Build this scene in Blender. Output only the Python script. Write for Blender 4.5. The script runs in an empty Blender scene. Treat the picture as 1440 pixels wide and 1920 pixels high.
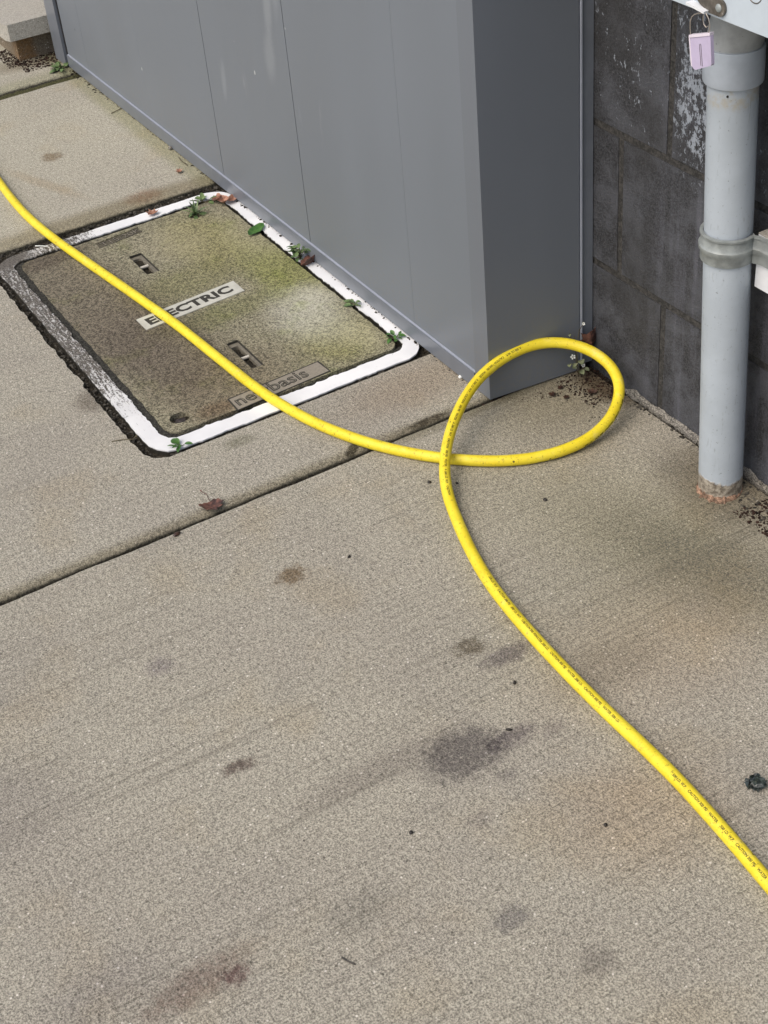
import bpy, bmesh, math, random
from mathutils import Vector, Matrix, noise
R = math.radians
rnd = random.Random(7)
SC = bpy.context.scene
COL = SC.collection

# ------------------------------------------------------------------ camera
cam_d = bpy.data.cameras.new('camera')
cam = bpy.data.objects.new('camera', cam_d); COL.objects.link(cam)
right = Vector((-0.5110, -0.8557, -0.0816)); down = Vector((-0.4969, 0.3715, -0.7843)); fwd = Vector((0.7014, -0.3602, -0.6150))
right.normalize(); fwd = (fwd - right * fwd.dot(right)).normalized(); up = right.cross(fwd)
m = Matrix((right, up, -fwd)).transposed().to_4x4(); m.translation = Vector((0, 0, 1.2))
cam.matrix_world = m
cam_d.sensor_fit = 'HORIZONTAL'; cam_d.sensor_width = 36; cam_d.lens = 70
cam_d.clip_start = 0.05; cam_d.clip_end = 500
SC.camera = cam
SC.render.resolution_x = 768; SC.render.resolution_y = 1024

# ------------------------------------------------------------------ world, sun, exposure
W = bpy.data.worlds.new('World'); SC.world = W; W.use_nodes = True
wn = W.node_tree.nodes; wl = W.node_tree.links; wn.clear()
sky = wn.new('ShaderNodeTexSky'); sky.sky_type = 'NISHITA'; sky.sun_disc = False
sky.sun_elevation = R(52); sky.sun_rotation = R(-8); sky.air_density = 1.0; sky.dust_density = 4.0; sky.ozone_density = 1.0
bg = wn.new('ShaderNodeBackground'); bg.inputs[1].default_value = 0.13
wo = wn.new('ShaderNodeOutputWorld'); wl.new(sky.outputs[0], bg.inputs[0]); wl.new(bg.outputs[0], wo.inputs[0])
sd = bpy.data.lights.new('sun', 'SUN'); sun = bpy.data.objects.new('sun', sd); COL.objects.link(sun)
sd.energy = 1.4; sd.angle = R(55); sd.color = (1.0, 0.93, 0.83)
tosun = Vector((-0.02, 0.62, 0.79))
sun.rotation_euler = tosun.to_track_quat('Z', 'Y').to_euler()
sun.location = (0, 2, 4)
SC.view_settings.view_transform = 'Standard'; SC.view_settings.look = 'None'
SC.view_settings.gamma = 1; SC.view_settings.exposure = 0.35
SC.cycles.max_bounces = 6

# ------------------------------------------------------------------ node helper
class NT:
    def __init__(s, name):
        s.m = bpy.data.materials.new(name); s.m.use_nodes = True
        s.t = s.m.node_tree; s.t.nodes.clear()
        s.out = s.n('ShaderNodeOutputMaterial'); s.b = s.n('ShaderNodeBsdfPrincipled')
        s.l(s.b.outputs[0], s.out.inputs[0])
        s.pos = s.n('ShaderNodeNewGeometry').outputs['Position']
    def n(s, k): return s.t.nodes.new(k)
    def l(s, a, b): s.t.links.new(a, b)
    def put(s, sock, v):
        if hasattr(v, 'is_output') or isinstance(v, bpy.types.NodeSocket): s.l(v, sock)
        elif isinstance(v, (tuple, list)) and len(v) == 3 and sock.type == 'RGBA': sock.default_value = (*v, 1)
        else: sock.default_value = v
    def scale(s, v, k):
        q = s.n('ShaderNodeVectorMath'); q.operation = 'MULTIPLY'; s.put(q.inputs[0], v); q.inputs[1].default_value = k; return q.outputs[0]
    def noise(s, sc, det=2, rough=.5, vec=None, dist=0):
        q = s.n('ShaderNodeTexNoise'); q.inputs['Scale'].default_value = sc; q.inputs['Detail'].default_value = det
        q.inputs['Roughness'].default_value = rough; q.inputs['Distortion'].default_value = dist
        s.l(vec if vec else s.pos, q.inputs['Vector']); return q.outputs['Fac']
    def vor(s, sc, vec=None, out='Distance'):
        q = s.n('ShaderNodeTexVoronoi'); q.inputs['Scale'].default_value = sc; s.l(vec if vec else s.pos, q.inputs['Vector']); return q.outputs[out]
    def math(s, op, a, b=0.0, clamp=False):
        q = s.n('ShaderNodeMath'); q.operation = op; q.use_clamp = clamp; s.put(q.inputs[0], a); s.put(q.inputs[1], b); return q.outputs[0]
    def ramp(s, v, a, b, o0=0.0, o1=1.0):
        q = s.n('ShaderNodeMapRange'); q.interpolation_type = 'SMOOTHSTEP'; s.put(q.inputs['Value'], v)
        q.inputs['From Min'].default_value = a; q.inputs['From Max'].default_value = b
        q.inputs['To Min'].default_value = o0; q.inputs['To Max'].default_value = o1; return q.outputs[0]
    def mix(s, f, a, b, mode='MIX'):
        q = s.n('ShaderNodeMix'); q.data_type = 'RGBA'; q.blend_type = mode
        s.put(q.inputs[0], f); s.put(q.inputs[6], a); s.put(q.inputs[7], b); return q.outputs[2]
    def sep(s, v=None):
        q = s.n('ShaderNodeSeparateXYZ'); s.l(v if v else s.pos, q.inputs[0]); return q.outputs
    def bump(s, h, strength, dist, prev=None):
        q = s.n('ShaderNodeBump'); q.inputs['Strength'].default_value = strength; q.inputs['Distance'].default_value = dist
        s.put(q.inputs['Height'], h)
        if prev: s.l(prev, q.inputs['Normal'])
        return q.outputs[0]
    def blob(s, cx, cy, rx, ry, ang, soft, wob, wobscale=25, axes='xy'):
        """soft-edged ellipse mask in world metres with a noisy outline"""
        v = s.pos
        if axes == 'xz':
            o = s.sep(v); c = s.n('ShaderNodeCombineXYZ'); s.l(o[0], c.inputs[0]); s.l(o[2], c.inputs[1]); v = c.outputs[0]
        mp = s.n('ShaderNodeMapping'); mp.vector_type = 'TEXTURE'
        mp.inputs['Location'].default_value = (cx, cy, 0); mp.inputs['Rotation'].default_value = (0, 0, ang)
        mp.inputs['Scale'].default_value = (rx, ry, 1e3); s.l(v, mp.inputs[0])
        le = s.n('ShaderNodeVectorMath'); le.operation = 'LENGTH'; s.l(mp.outputs[0], le.inputs[0])
        n = s.noise(wobscale * 1.5, 8, .84)
        d = s.math('ADD', le.outputs['Value'], s.math('MULTIPLY', s.math('SUBTRACT', n, .5), wob))
        return s.ramp(d, 1 + soft, 1 - soft)
    def done(s, col, rough=.6, nrm=None, metal=0.0, spec=None):
        s.put(s.b.inputs['Base Color'], col); s.put(s.b.inputs['Roughness'], rough); s.b.inputs['Metallic'].default_value = metal
        if nrm: s.l(nrm, s.b.inputs['Normal'])
        if spec is not None: s.b.inputs['Specular IOR Level'].default_value = spec
        return s.m

def grain(N, base, con=1.0, gscale=800, white=.75):
    """sandy cement: fine light and dark grains, some pale stones, sparse black grains"""
    g1 = N.noise(gscale * .58, 4, .9)
    g2 = N.noise(gscale * .22, 4, .85)
    gg = N.math('ADD', N.math('MULTIPLY', g1, .70), N.math('MULTIPLY', g2, .30))
    f = N.ramp(gg, .415, .59)
    d = tuple(c * (1 - .60 * con) for c in base); l_ = tuple(min(1, c * (1 + .52 * con)) for c in base)
    col = N.mix(f, d, l_)
    # pale and dark grains: voronoi cells selected at random
    q = N.n('ShaderNodeTexVoronoi'); q.inputs['Scale'].default_value = 190; N.l(N.pos, q.inputs['Vector'])
    sp = N.n('ShaderNodeSeparateColor'); N.l(q.outputs['Color'], sp.inputs[0])
    pick = N.math('MULTIPLY', N.ramp(q.outputs['Distance'], .26, .18), N.math('GREATER_THAN', sp.outputs[0], .93))
    col = N.mix(N.math('MULTIPLY', pick, white), col, (.78, .74, .66))
    pick2 = N.math('MULTIPLY', N.ramp(q.outputs['Distance'], .34, .22), N.math('LESS_THAN', sp.outputs[1], .05))
    col = N.mix(N.math('MULTIPLY', pick2, .55), col, (.05, .045, .035))
    return col, gg

def concrete(name, base=(.345, .305, .25), blobs=(), con=1.0, broom=1.0, patch=1.0):
    N = NT(name)
    col, gg = grain(N, base, con)
    # broom marks run along y
    bv = N.scale(N.pos, (420, 2.2, 1)); br = N.noise(1, 3, .6, bv)
    bf = N.math('MULTIPLY', N.ramp(br, .52, .68), N.ramp(N.noise(90, 3, .7), .38, .6)); area = N.ramp(N.noise(5, 3), .36, .58, .25, 1.0)
    bm_ = N.math('MULTIPLY', N.math('MULTIPLY', bf, area), .50 * broom)
    col = N.mix(bm_, col, (.075, .066, .05))
    # broad discolouring
    p1 = N.ramp(N.noise(3.1, 4, .6), .42, .66)
    col = N.mix(N.math('MULTIPLY', p1, .35 * patch), col, (.80, .78, .82), 'MULTIPLY')
    p2 = N.ramp(N.noise(6.7, 3, .6, N.scale(N.pos, (1, 1, 1.7))), .52, .72)
    col = N.mix(N.math('MULTIPLY', p2, .35 * patch), col, (.97, .88, .72), 'MULTIPLY')
    p3 = N.ramp(N.noise(17, 5, .7), .55, .78)
    col = N.mix(N.math('MULTIPLY', p3, .55 * patch), col, (.66, .66, .68), 'MULTIPLY')
    sg = N.noise(150, 5, .8)
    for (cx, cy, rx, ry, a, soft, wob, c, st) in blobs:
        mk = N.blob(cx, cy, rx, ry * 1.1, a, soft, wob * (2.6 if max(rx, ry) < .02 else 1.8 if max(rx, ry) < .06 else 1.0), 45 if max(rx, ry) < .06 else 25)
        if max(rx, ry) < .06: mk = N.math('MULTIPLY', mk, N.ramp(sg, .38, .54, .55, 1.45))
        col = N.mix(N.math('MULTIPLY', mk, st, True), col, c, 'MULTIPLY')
    pz = N.math('MAXIMUM', N.blob(1.03, -.99, .17, .05, R(25), .6, .8), N.blob(1.225, -1.06, .035, .03, 0, .6, .9))
    sk = N.n('ShaderNodeTexVoronoi'); sk.inputs['Scale'].default_value = 60; N.l(N.pos, sk.inputs['Vector'])
    sks = N.n('ShaderNodeSeparateColor'); N.l(sk.outputs['Color'], sks.inputs[0])
    col = N.mix(N.math('MULTIPLY', N.math('MULTIPLY', N.ramp(sk.outputs['Distance'], .085, .05), N.math('GREATER_THAN', sks.outputs[0], .84)), .75), col, (.03, .028, .022))
    col = N.mix(N.math('MULTIPLY', N.math('MULTIPLY', N.ramp(sk.outputs['Distance'], .075, .05), N.math('LESS_THAN', sks.outputs[1], .05)), .9), col, (.80, .77, .70))
    pit = N.ramp(N.math('SUBTRACT', N.noise(260, 4, .7), N.math('MULTIPLY', pz, .09)), .39, .31)
    col = N.mix(N.math('MULTIPLY', pit, .62), col, (.075, .075, .065))
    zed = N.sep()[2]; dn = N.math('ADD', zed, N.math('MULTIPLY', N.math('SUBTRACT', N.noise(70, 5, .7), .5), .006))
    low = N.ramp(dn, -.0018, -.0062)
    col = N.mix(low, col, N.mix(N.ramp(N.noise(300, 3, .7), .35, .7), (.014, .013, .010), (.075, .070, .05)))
    b2 = N.ramp(N.noise(1, 2, .5, N.scale(N.pos, (170, 1.6, 1))), .56, .68)
    col = N.mix(N.math('MULTIPLY', N.math('MULTIPLY', b2, area), .26 * broom), col, (.10, .09, .07))
    nr = N.bump(gg, .5, .0010); nr = N.bump(br, .25 * broom, .001, nr); nr = N.bump(pit, .4, -.001, nr)
    return N.done(col, .85, nr, spec=.25)

def simple(name, col, rough=.5, var=.15, scale=60, bump=.1, metal=0.0, spec=None, spots=None):
    N = NT(name)
    n = N.noise(scale, 4, .6)
    c = N.mix(N.ramp(n, .3, .7), tuple(x * (1 - var) for x in col), tuple(min(1, x * (1 + var)) for x in col))
    if spots:
        sc_, thr, sco = spots
        c = N.mix(N.ramp(N.noise(sc_, 4, .7), thr, thr + .06), c, sco)
    return N.done(c, rough, N.bump(n, bump, .001), metal, spec)

# ------------------------------------------------------------------ object helpers
def tag(o, label=None, cat=None, group=None, kind=None):
    if label: o['label'] = label
    if cat: o['category'] = cat
    if group: o['group'] = group
    if kind: o['kind'] = kind
    return o
def root(name, loc, label, cat, group=None):
    o = bpy.data.objects.new(name, None); COL.objects.link(o); o.location = loc; o.empty_display_size = .05
    return tag(o, label, cat, group)
def chain_loc(p):
    v = Vector((0, 0, 0))
    while p: v += p.location; p = p.parent
    return v
def obj(name, bm, mat, parent=None, smooth=False, bev=0, seg=2):
    """bm is in world coordinates; stored relative to its parent"""
    if bev:
        bmesh.ops.bevel(bm, geom=[e for e in bm.edges if e.is_manifold and e.calc_face_angle(0) > R(30)], offset=bev, segments=seg, affect='EDGES', profile=.5)
    me = bpy.data.meshes.new(name)
    off = chain_loc(parent)
    if off.length: bmesh.ops.translate(bm, verts=bm.verts, vec=-off)
    if not smooth: bmesh.ops.recalc_face_normals(bm, faces=bm.faces)
    bm.to_mesh(me); bm.free()
    if smooth or bev:
        for p in me.polygons: p.use_smooth = True
        if smooth != 2: me.set_sharp_from_angle(angle=R(40))
    me.materials.append(mat)
    o = bpy.data.objects.new(name, me); COL.objects.link(o); o.parent = parent
    return o
def thing(name, bm, mat, label, cat, base=None, group=None, **k):
    """single-mesh thing whose origin is at its base"""
    if base is None:
        n = max(1, len(bm.verts)); c = sum((v.co for v in bm.verts), Vector()) / n; base = Vector((c.x, c.y, min(v.co.z for v in bm.verts)))
    base = Vector(base)
    bmesh.ops.translate(bm, verts=bm.verts, vec=-base)
    o = obj(name, bm, mat, None, **k); o.location = base
    return tag(o, label, cat, group)
def box(bm, x0, x1, y0, y1, z0, z1):
    vs = [bm.verts.new((x, y, z)) for x in (x0, x1) for y in (y0, y1) for z in (z0, z1)]
    for f in ((0, 1, 3, 2), (4, 6, 7, 5), (0, 4, 5, 1), (2, 3, 7, 6), (0, 2, 6, 4), (1, 5, 7, 3)): bm.faces.new([vs[i] for i in f])
    return vs
def prism(bm, pts, z0, z1):
    a = [bm.verts.new((x, y, z0)) for x, y in pts]; b = [bm.verts.new((x, y, z1)) for x, y in pts]
    n = len(pts); bm.faces.new(a[::-1]); bm.faces.new(b)
    for i in range(n): bm.faces.new((a[i], a[(i + 1) % n], b[(i + 1) % n], b[i]))
def tube(bm, pts, r, seg=12, cap=True, closed=False):
    pts = [Vector(p) for p in pts]; rs = r if isinstance(r, (list, tuple)) else [r] * len(pts)
    rings = []; nprev = None
    for i, p in enumerate(pts):
        t = (pts[min(i + 1, len(pts) - 1)] - pts[max(i - 1, 0)]).normalized()
        nn = Vector((0, 0, 1)) if nprev is None else nprev
        nn = nn - t * nn.dot(t)
        if nn.length < 1e-4: nn = Vector((1, 0, 0)) - t * t.x
        nn.normalize(); nprev = nn; s = t.cross(nn)
        rings.append([bm.verts.new(p + rs[i] * (math.cos(a) * nn + math.sin(a) * s)) for a in [2 * math.pi * k / seg for k in range(seg)]])
    for a, b in zip(rings, rings[1:]):
        for k in range(seg): bm.faces.new((a[k], a[(k + 1) % seg], b[(k + 1) % seg], b[k]))
    if cap: bm.faces.new(rings[0][::-1]); bm.faces.new(rings[-1])
    return rings
def lathe(bm, prof, c, seg=48, shear=None):
    """prof: (r, z); c(z) centre"""
    rings = []
    for r, z in prof:
        cx, cy = c(z)
        rings.append([bm.verts.new((cx + r * math.cos(2 * math.pi * k / seg), cy + r * math.sin(2 * math.pi * k / seg), z)) for k in range(seg)])
    for a, b in zip(rings, rings[1:]):
        for k in range(seg): bm.faces.new((a[k], a[(k + 1) % seg], b[(k + 1) % seg], b[k]))
    bm.faces.new(rings[0][::-1]); bm.faces.new(rings[-1])
def jag(pts, step, amp, sc=30, seed=0.0, closed=True, amp2=0.0):
    """densify a polyline and give it a ragged edge"""
    out = []; n = len(pts)
    for i in range(n if closed else n - 1):
        a = Vector((*pts[i][:2], 0)); b = Vector((*pts[(i + 1) % n][:2], 0)); k = max(1, int((b - a).length / step))
        for j in range(k):
            p = a.lerp(b, j / k)
            d = Vector((noise.noise(p * sc + Vector((seed, 0, 3))), noise.noise(p * sc + Vector((9, seed, 7))), 0)) * amp
            if amp2: d += Vector((noise.noise(p * sc * 5 + Vector((seed, 5, 3))), noise.noise(p * sc * 5 + Vector((2, seed, 7))), 0)) * amp2
            out.append((p.x + d.x, p.y + d.y))
    if not closed: out.append(tuple(pts[-1][:2]))
    return out
def rrect(x0, x1, y0, y1, r, k=6):
    out = []
    for cx, cy, a0 in ((x1 - r, y1 - r, 0), (x0 + r, y1 - r, 90), (x0 + r, y0 + r, 180), (x1 - r, y0 + r, 270)):
        for j in range(k + 1):
            a = R(a0 + 90 * j / k); out.append((cx + r * math.cos(a), cy + r * math.sin(a)))
    return out
def sheet(loops, ztop, depth, zfun=None):
    """flat plate with holes: loops[0] outline, the rest holes; walls go down by depth"""
    bm = bmesh.new(); edges = []
    for lp in loops:
        vs = [bm.verts.new((x, y, ztop)) for x, y in lp]
        for i in range(len(vs)): edges.append(bm.edges.new((vs[i], vs[(i + 1) % len(vs)])))
    bmesh.ops.triangle_fill(bm, use_beauty=True, use_dissolve=False, edges=edges)
    for f in bm.faces:
        if f.normal.z < 0: f.normal_flip()
    be = [e for e in bm.edges if e.is_boundary]
    r = bmesh.ops.extrude_edge_only(bm, edges=be)
    for v in r['geom']:
        if isinstance(v, bmesh.types.BMVert): v.co.z -= depth
    return bm
def text_bm(body, size, loc, ang, sx=1.0, extrude=.0004, offset=0.0, spacing=1.0, shear=0):
    """lettering as mesh, lying flat, baseline start at loc, reading along direction ang"""
    cu = bpy.data.curves.new('lettering', 'FONT'); cu.body = body; cu.size = size; cu.extrude = extrude; cu.offset = offset
    cu.space_character = spacing; cu.shear = shear; cu.resolution_u = 3
    o = bpy.data.objects.new('lettering', cu); COL.objects.link(o)
    bpy.context.view_layer.update()
    dg = bpy.context.evaluated_depsgraph_get()
    me = bpy.data.meshes.new_from_object(o.evaluated_get(dg)); bpy.data.objects.remove(o); bpy.data.curves.remove(cu)
    bm = bmesh.new(); bm.from_mesh(me); bpy.data.meshes.remove(me)
    bm.transform(Matrix.Translation(Vector(loc)) @ Matrix.Rotation(ang, 4, 'Z') @ Matrix.Diagonal((sx, 1, 1, 1)))
    return bm

# ------------------------------------------------------------------ materials
DARK = (.42, .39, .40)
near_blobs = [
    (0.955, -0.556, .032, .040, R(0), .5, 1.3, (.44, .43, .46), .9),
    (0.945, -0.612, .012, .024, R(0), .6, 1.4, (.52, .50, .55), .85),
    (0.988, -0.470, .018, .085, R(0), .7, 1.2, (.68, .66, .67), .7),
    (1.080, -0.348, .008, .016, 0, .6, 1.5, (.40, .35, .35), .9),
    (0.857, -0.190, .017, .045, R(6), .75, 1.5, (.66, .59, .58), .85),
    (0.843, -0.226, .010, .012, R(-6), .5, 1.2, (.50, .40, .42), .85),
    (1.328, -0.544, .014, .015, R(10), .6, 1.6, (.50, .42, .34), .95),
    (1.054, -0.682, .012, .028, R(0), .6, 1.5, (.52, .50, .55), .9),
    (1.089, -0.6515, .012, .016, R(0), .6, 1.8, (.42, .39, .35), .85),
    (1.275, -0.340, .013, .014, 0, .7, 1.3, (.68, .66, .72), .7),
    (0.751, -0.476, .013, .016, 0, .6, 1.5, (.60, .60, .64), .8),
    (0.668, -0.516, .014, .015, 0, .6, 1.5, (.66, .65, .66), .8),
    (0.97, -0.76, .03, .06, 0, .7, 1.0, (.70, .69, .68), .6),
    (0.905, -0.578, .008, .010, 0, .6, 1.6, (.60, .59, .62), .6), (0.93, -0.655, .010, .012, 0, .6, 1.6, (.66, .64, .67), .55), (0.87, -0.52, .010, .012, 0, .6, 1.7, (.66, .64, .67), .5),
    (0.90, -0.11, .03, .05, 0, .7, 1.2, (.76, .75, .78), .6), (0.66, -0.30, .05, .05, 0, .7, 1.2, (.80, .79, .80), .6), (1.17, -0.10, .06, .08, 0, .7, 1.2, (.80, .79, .82), .6), (0.84, -0.36, .02, .03, 0, .7, 1.5, (.74, .74, .74), .6),
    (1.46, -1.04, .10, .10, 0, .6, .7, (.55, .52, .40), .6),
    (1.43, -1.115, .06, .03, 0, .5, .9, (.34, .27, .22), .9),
    (1.18, -0.94, .20, .11, R(30), .85, .8, (.84, .83, .72), .7),  # wet olive patch by the wall, with the wall's shade painted in
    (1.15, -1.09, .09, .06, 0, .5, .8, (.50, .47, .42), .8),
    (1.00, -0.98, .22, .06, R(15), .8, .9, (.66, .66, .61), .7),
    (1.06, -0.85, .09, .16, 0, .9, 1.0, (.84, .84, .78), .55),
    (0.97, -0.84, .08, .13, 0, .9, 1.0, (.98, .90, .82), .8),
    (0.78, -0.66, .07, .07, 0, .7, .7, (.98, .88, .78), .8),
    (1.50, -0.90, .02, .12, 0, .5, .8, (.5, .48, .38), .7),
]
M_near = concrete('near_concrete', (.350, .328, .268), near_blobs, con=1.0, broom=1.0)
mid_blobs = [
    (1.518, -0.742, .007, .016, R(35), .4, .9, (.20, .19, .16), .9), (1.512, -0.86, .006, .03, 0, .5, .9, (.25, .23, .20), .8),
    (1.504, -0.5, .016, 1.2, 0, .6, .5, (.56, .53, .44), .8),
    (1.60, -0.90, .05, .10, 0, .7, .7, (.80, .70, .62), .7),
    (1.86, -0.49, .03, .022, 0, .5, .8, (.55, .52, .50), .7),
    (1.63, -0.62, .012, .02, 0, .5, .8, (.55, .56, .50), .6),
    (2.9, -0.945, .9, .035, 0, .6, .5, (.68, .72, .50), .85),
]
M_mid = concrete('mid_concrete', (.345, .325, .268), mid_blobs, con=1.0, broom=.5)
far_blobs = [
    (2.43, -0.75, .03, .30, 0, .6, .6, (.60, .56, .46), .85),
    (2.445, -0.830, .022, .03, 0, .6, 1.2, (.78, .62, .56), .7),
    (2.62, -0.70, .10, .012, R(20), .6, .8, (.85, .75, .62), .5),
    (2.73, -0.755, .018, .016, 0, .5, 1.2, (.58, .50, .42), .9),
    (2.9, -0.95, .9, .022, 0, .6, .5, (.70, .72, .54), .7),
    (3.13, -0.85, .03, .4, 0, .7, .6, (.72, .75, .60), .6),
    (3.25, -0.92, .04, .10, 0, .5, .8, (.50, .46, .40), .8),
]
M_far = concrete('far_concrete', (.385, .366, .297), far_blobs, con=.85, broom=.35)
M_step = concrete('step_concrete', (.40, .385, .34), [], con=.5, broom=0, patch=.6)
M_riser = concrete('riser_concrete', (.20, .165, .12), [(3.26, -.90, .05, .02, 0, .5, .8, (1, .75, .5), .8)], con=.8, broom=0)
M_cement = concrete('cement_mortar', (.21, .20, .175), [], con=1.3, broom=0)

def lid_material():
    N = NT('polymer_lid')
    col, gg = grain(N, (.225, .210, .145), 1.2, 600, .3)
    bl = [
        (2.10, -.60, .30, .085, R(4), .5, .7, (.70, .66, .71), .95),
        (1.93, -.64, .16, .09, R(10), .6, .6, (.74, .70, .72), .8),
        (2.33, -.58, .03, .10, 0, .5, .5, (.58, .54, .56), .8),
        (1.725, -.63, .02, .035, 0, .6, .9, (.68, .56, .50), .8),
        (1.78, -.68, .08, .10, 0, .6, .7, (.84, .78, .76), .8),
        (2.22, -.84, .10, .06, 0, .6, .8, (1.0, 1.0, .70), .9),
        (2.02, -.90, .12, .05, 0, .6, .8, (.92, 1.0, .58), .9),
        (1.79, -.87, .07, .06, 0, .6, .8, (.98, 1.0, .62), .8),
        (2.10, -.77, .05, .10, 0, .6, .9, (.84, .86, .66), .8),
        (1.97, -.78, .03, .12, 0, .6, .9, (.80, .84, .64), .8),
    ]
    for (cx, cy, rx, ry, a, soft, wob, c, st) in bl:
        col = N.mix(N.math('MULTIPLY', N.blob(cx, cy, rx, ry, a, soft, wob, 14), st), col, c, 'MULTIPLY')
    for (cx, cy, rx, ry, c, st) in ((1.875, -.865, .075, .05, (.62, .62, .54), .50), (1.93, -.90, .04, .03, (.6, .58, .52), .45),
                                    (2.18, -.90, .08, .03, (.40, .38, .22), .4), (1.77, -.90, .04, .03, (.55, .52, .36), .35), (2.24, -.80, .06, .05, (.42, .38, .27), .35)):
        mk = N.math('MULTIPLY', N.blob(cx, cy, rx, ry, 0, .75, .9, 12), N.ramp(gg, .3, .6))
        col = N.mix(N.math('MULTIPLY', mk, st), col, c)
    gr = N.ramp(N.noise(13, 5, .65), .52, .72)
    col = N.mix(N.math('MULTIPLY', gr, .5), col, (.70, .80, .45), 'MULTIPLY')
    return N.done(col, .85, N.bump(gg, .6, .0012), spec=.25)
M_lid = lid_material()
M_logo = simple('smooth_lid_patch', (.245, .22, .175), .7, .12, 240, .2)
M_plate = simple('plate_offwhite', (.50, .50, .44), .5, .10, 45, .05, spots=(35, .66, (.40, .38, .28)))
M_ink = simple('engraved_dark', (.035, .033, .026), .8, .3, 300, .2)
M_groove = simple('groove_dark', (.04, .036, .028), .95, .6, 220, .6)
M_rating = simple('rating_recess', (.085, .076, .052), .9, .3, 400, .4)
M_slotlip = simple('slot_lip', (.17, .155, .12), .6, .25, 150, .2)
M_cavity = simple('slot_dirt', (.035, .028, .026), .7, .6, 180, .8, spots=(160, .6, (.12, .10, .10)))
M_pin = simple('steel_pin', (.62, .58, .50), .4, .1, 80, .05, .2)

def frame_material():
    N = NT('worn_white_paint')
    # worn zones: long edge on the open pavement side and the far corner
    o = N.sep()
    side = N.ramp(o[1], -.560, -.535)
    far = N.ramp(o[0], 1.72, 2.0)
    worn = N.math('MULTIPLY', side, N.ramp(o[0], 1.70, 1.98, .12, 1.0))
    corner = N.blob(2.37, -.54, .10, .16, 0, .35, .6)
    bare = N.blob(2.385, -.525, .045, .06, 0, .3, .6)
    worn = N.math('MAXIMUM', worn, N.math('MULTIPLY', corner, .85))
    rr = N.noise(1, 5, .7, N.scale(N.pos, (60, 260, 60)))
    rr2 = N.noise(330, 3, .7)
    n = N.math('ADD', N.math('MULTIPLY', rr, .6), N.math('MULTIPLY', rr2, .4))
    th = N.math('SUBTRACT', .36, N.math('MULTIPLY', worn, -.185))
    gone = N.ramp(N.math('SUBTRACT', n, th), .02, -.03)
    gone = N.math('MULTIPLY', gone, N.math('MINIMUM', N.math('ADD', worn, .25), 1.0))
    gone = N.math('MAXIMUM', gone, bare)
    white = N.mix(N.ramp(N.noise(14, 3), .35, .7), (.82, .83, .83), (.72, .73, .74))
    white = N.mix(N.math('MULTIPLY', worn, .6), white, (.50, .485, .45))
    grit = N.mix(N.ramp(rr2, .35, .65), (.04, .036, .03), (.20, .18, .15))
    col = N.mix(gone, white, grit)
    # small chips through to dark
    ch = N.ramp(N.noise(60, 5, .75), .675, .70)
    col = N.mix(N.math('MULTIPLY', ch, .9), col, (.05, .045, .035))
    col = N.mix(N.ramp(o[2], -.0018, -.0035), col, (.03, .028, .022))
    brush = N.noise(1, 2, .5, N.scale(N.pos, (20, 420, 20)))
    return N.done(col, .45, N.bump(gone, .8, -.0008, N.bump(brush, .2, .0006)))
M_frame = frame_material()

def dirt(name, a, b, sc=300):
    N = NT(name); n = N.noise(sc, 4, .75)
    c = N.mix(N.ramp(n, .35, .7), a, b)
    return N.done(c, .95, N.bump(n, 1, .002), spec=.1)
M_soil = dirt('dark_soil', (.012, .011, .008), (.07, .06, .045))
M_moss = dirt('mossy_soil', (.03, .032, .014), (.12, .115, .06))
M_gap = dirt('packed_grey_dirt', (.020, .020, .018), (.085, .083, .072), 260)
M_crumb = dirt('grit_crumbs', (.018, .017, .015), (.13, .12, .10), 90)
M_litter = dirt('leaf_litter', (.010, .008, .007), (.060, .034, .026), 120)

def paint_material(name, base, rough=.38):
    N = NT(name)
    big = N.noise(1, 3, .55, N.scale(N.pos, (6, 6, 1.6)))
    c = N.mix(N.ramp(big, .3, .7), tuple(x * .965 for x in base), tuple(x * 1.035 for x in base))
    # vertical rub marks
    st = N.noise(1, 4, .7, N.scale(N.pos, (34, 34, 4.5)))
    mk = N.math('MULTIPLY', N.ramp(st, .64, .80), N.ramp(N.noise(2.3, 2), .48, .62))
    c = N.mix(N.math('MULTIPLY', mk, .25), c, (.42, .44, .46))
    for (cx, cz, rx, rz, st_) in ((2.085, .42, .012, .05, .20), (2.10, .33, .016, .035, .16), (2.05, .46, .01, .05, .12), (2.43, .40, .010, .05, .12), (2.30, .23, .008, .03, .15)):
        mk = N.blob(cx, cz, rx, rz, R(8), .6, .9, 60, 'xz'); c = N.mix(N.math('MULTIPLY', mk, st_), c, (.45, .48, .50))
    # specks
    q = N.n('ShaderNodeTexVoronoi'); q.inputs['Scale'].default_value = 30; N.l(N.scale(N.pos, (1, 1, .55)), q.inputs['Vector'])
    sp = N.n('ShaderNodeSeparateColor'); N.l(q.outputs['Color'], sp.inputs[0])
    w = N.math('MULTIPLY', N.ramp(q.outputs['Distance'], .075, .05), N.math('GREATER_THAN', sp.outputs[0], .90))
    c = N.mix(N.math('MULTIPLY', w, .7), c, (.60, .62, .62))
    b = N.math('MULTIPLY', N.ramp(q.outputs['Distance'], .06, .04), N.math('LESS_THAN', sp.outputs[0], .05))
    c = N.mix(N.math('MULTIPLY', b, .8), c, (.03, .03, .03))
    # splashed grit near the ground
    o = N.sep()
    low = N.math('MULTIPLY', N.ramp(o[2], .22, .0), N.ramp(N.noise(150, 5, .8), .46, .70))
    c = N.mix(N.math('MULTIPLY', low, .42), c, (.20, .18, .14))
    rg = N.ramp(big, .3, .7, rough - .04, rough + .06)
    return N.done(c, rg, N.bump(N.noise(2.6, 2), .10, .012, N.bump(N.noise(700, 2), .03, .0004)))
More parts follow.
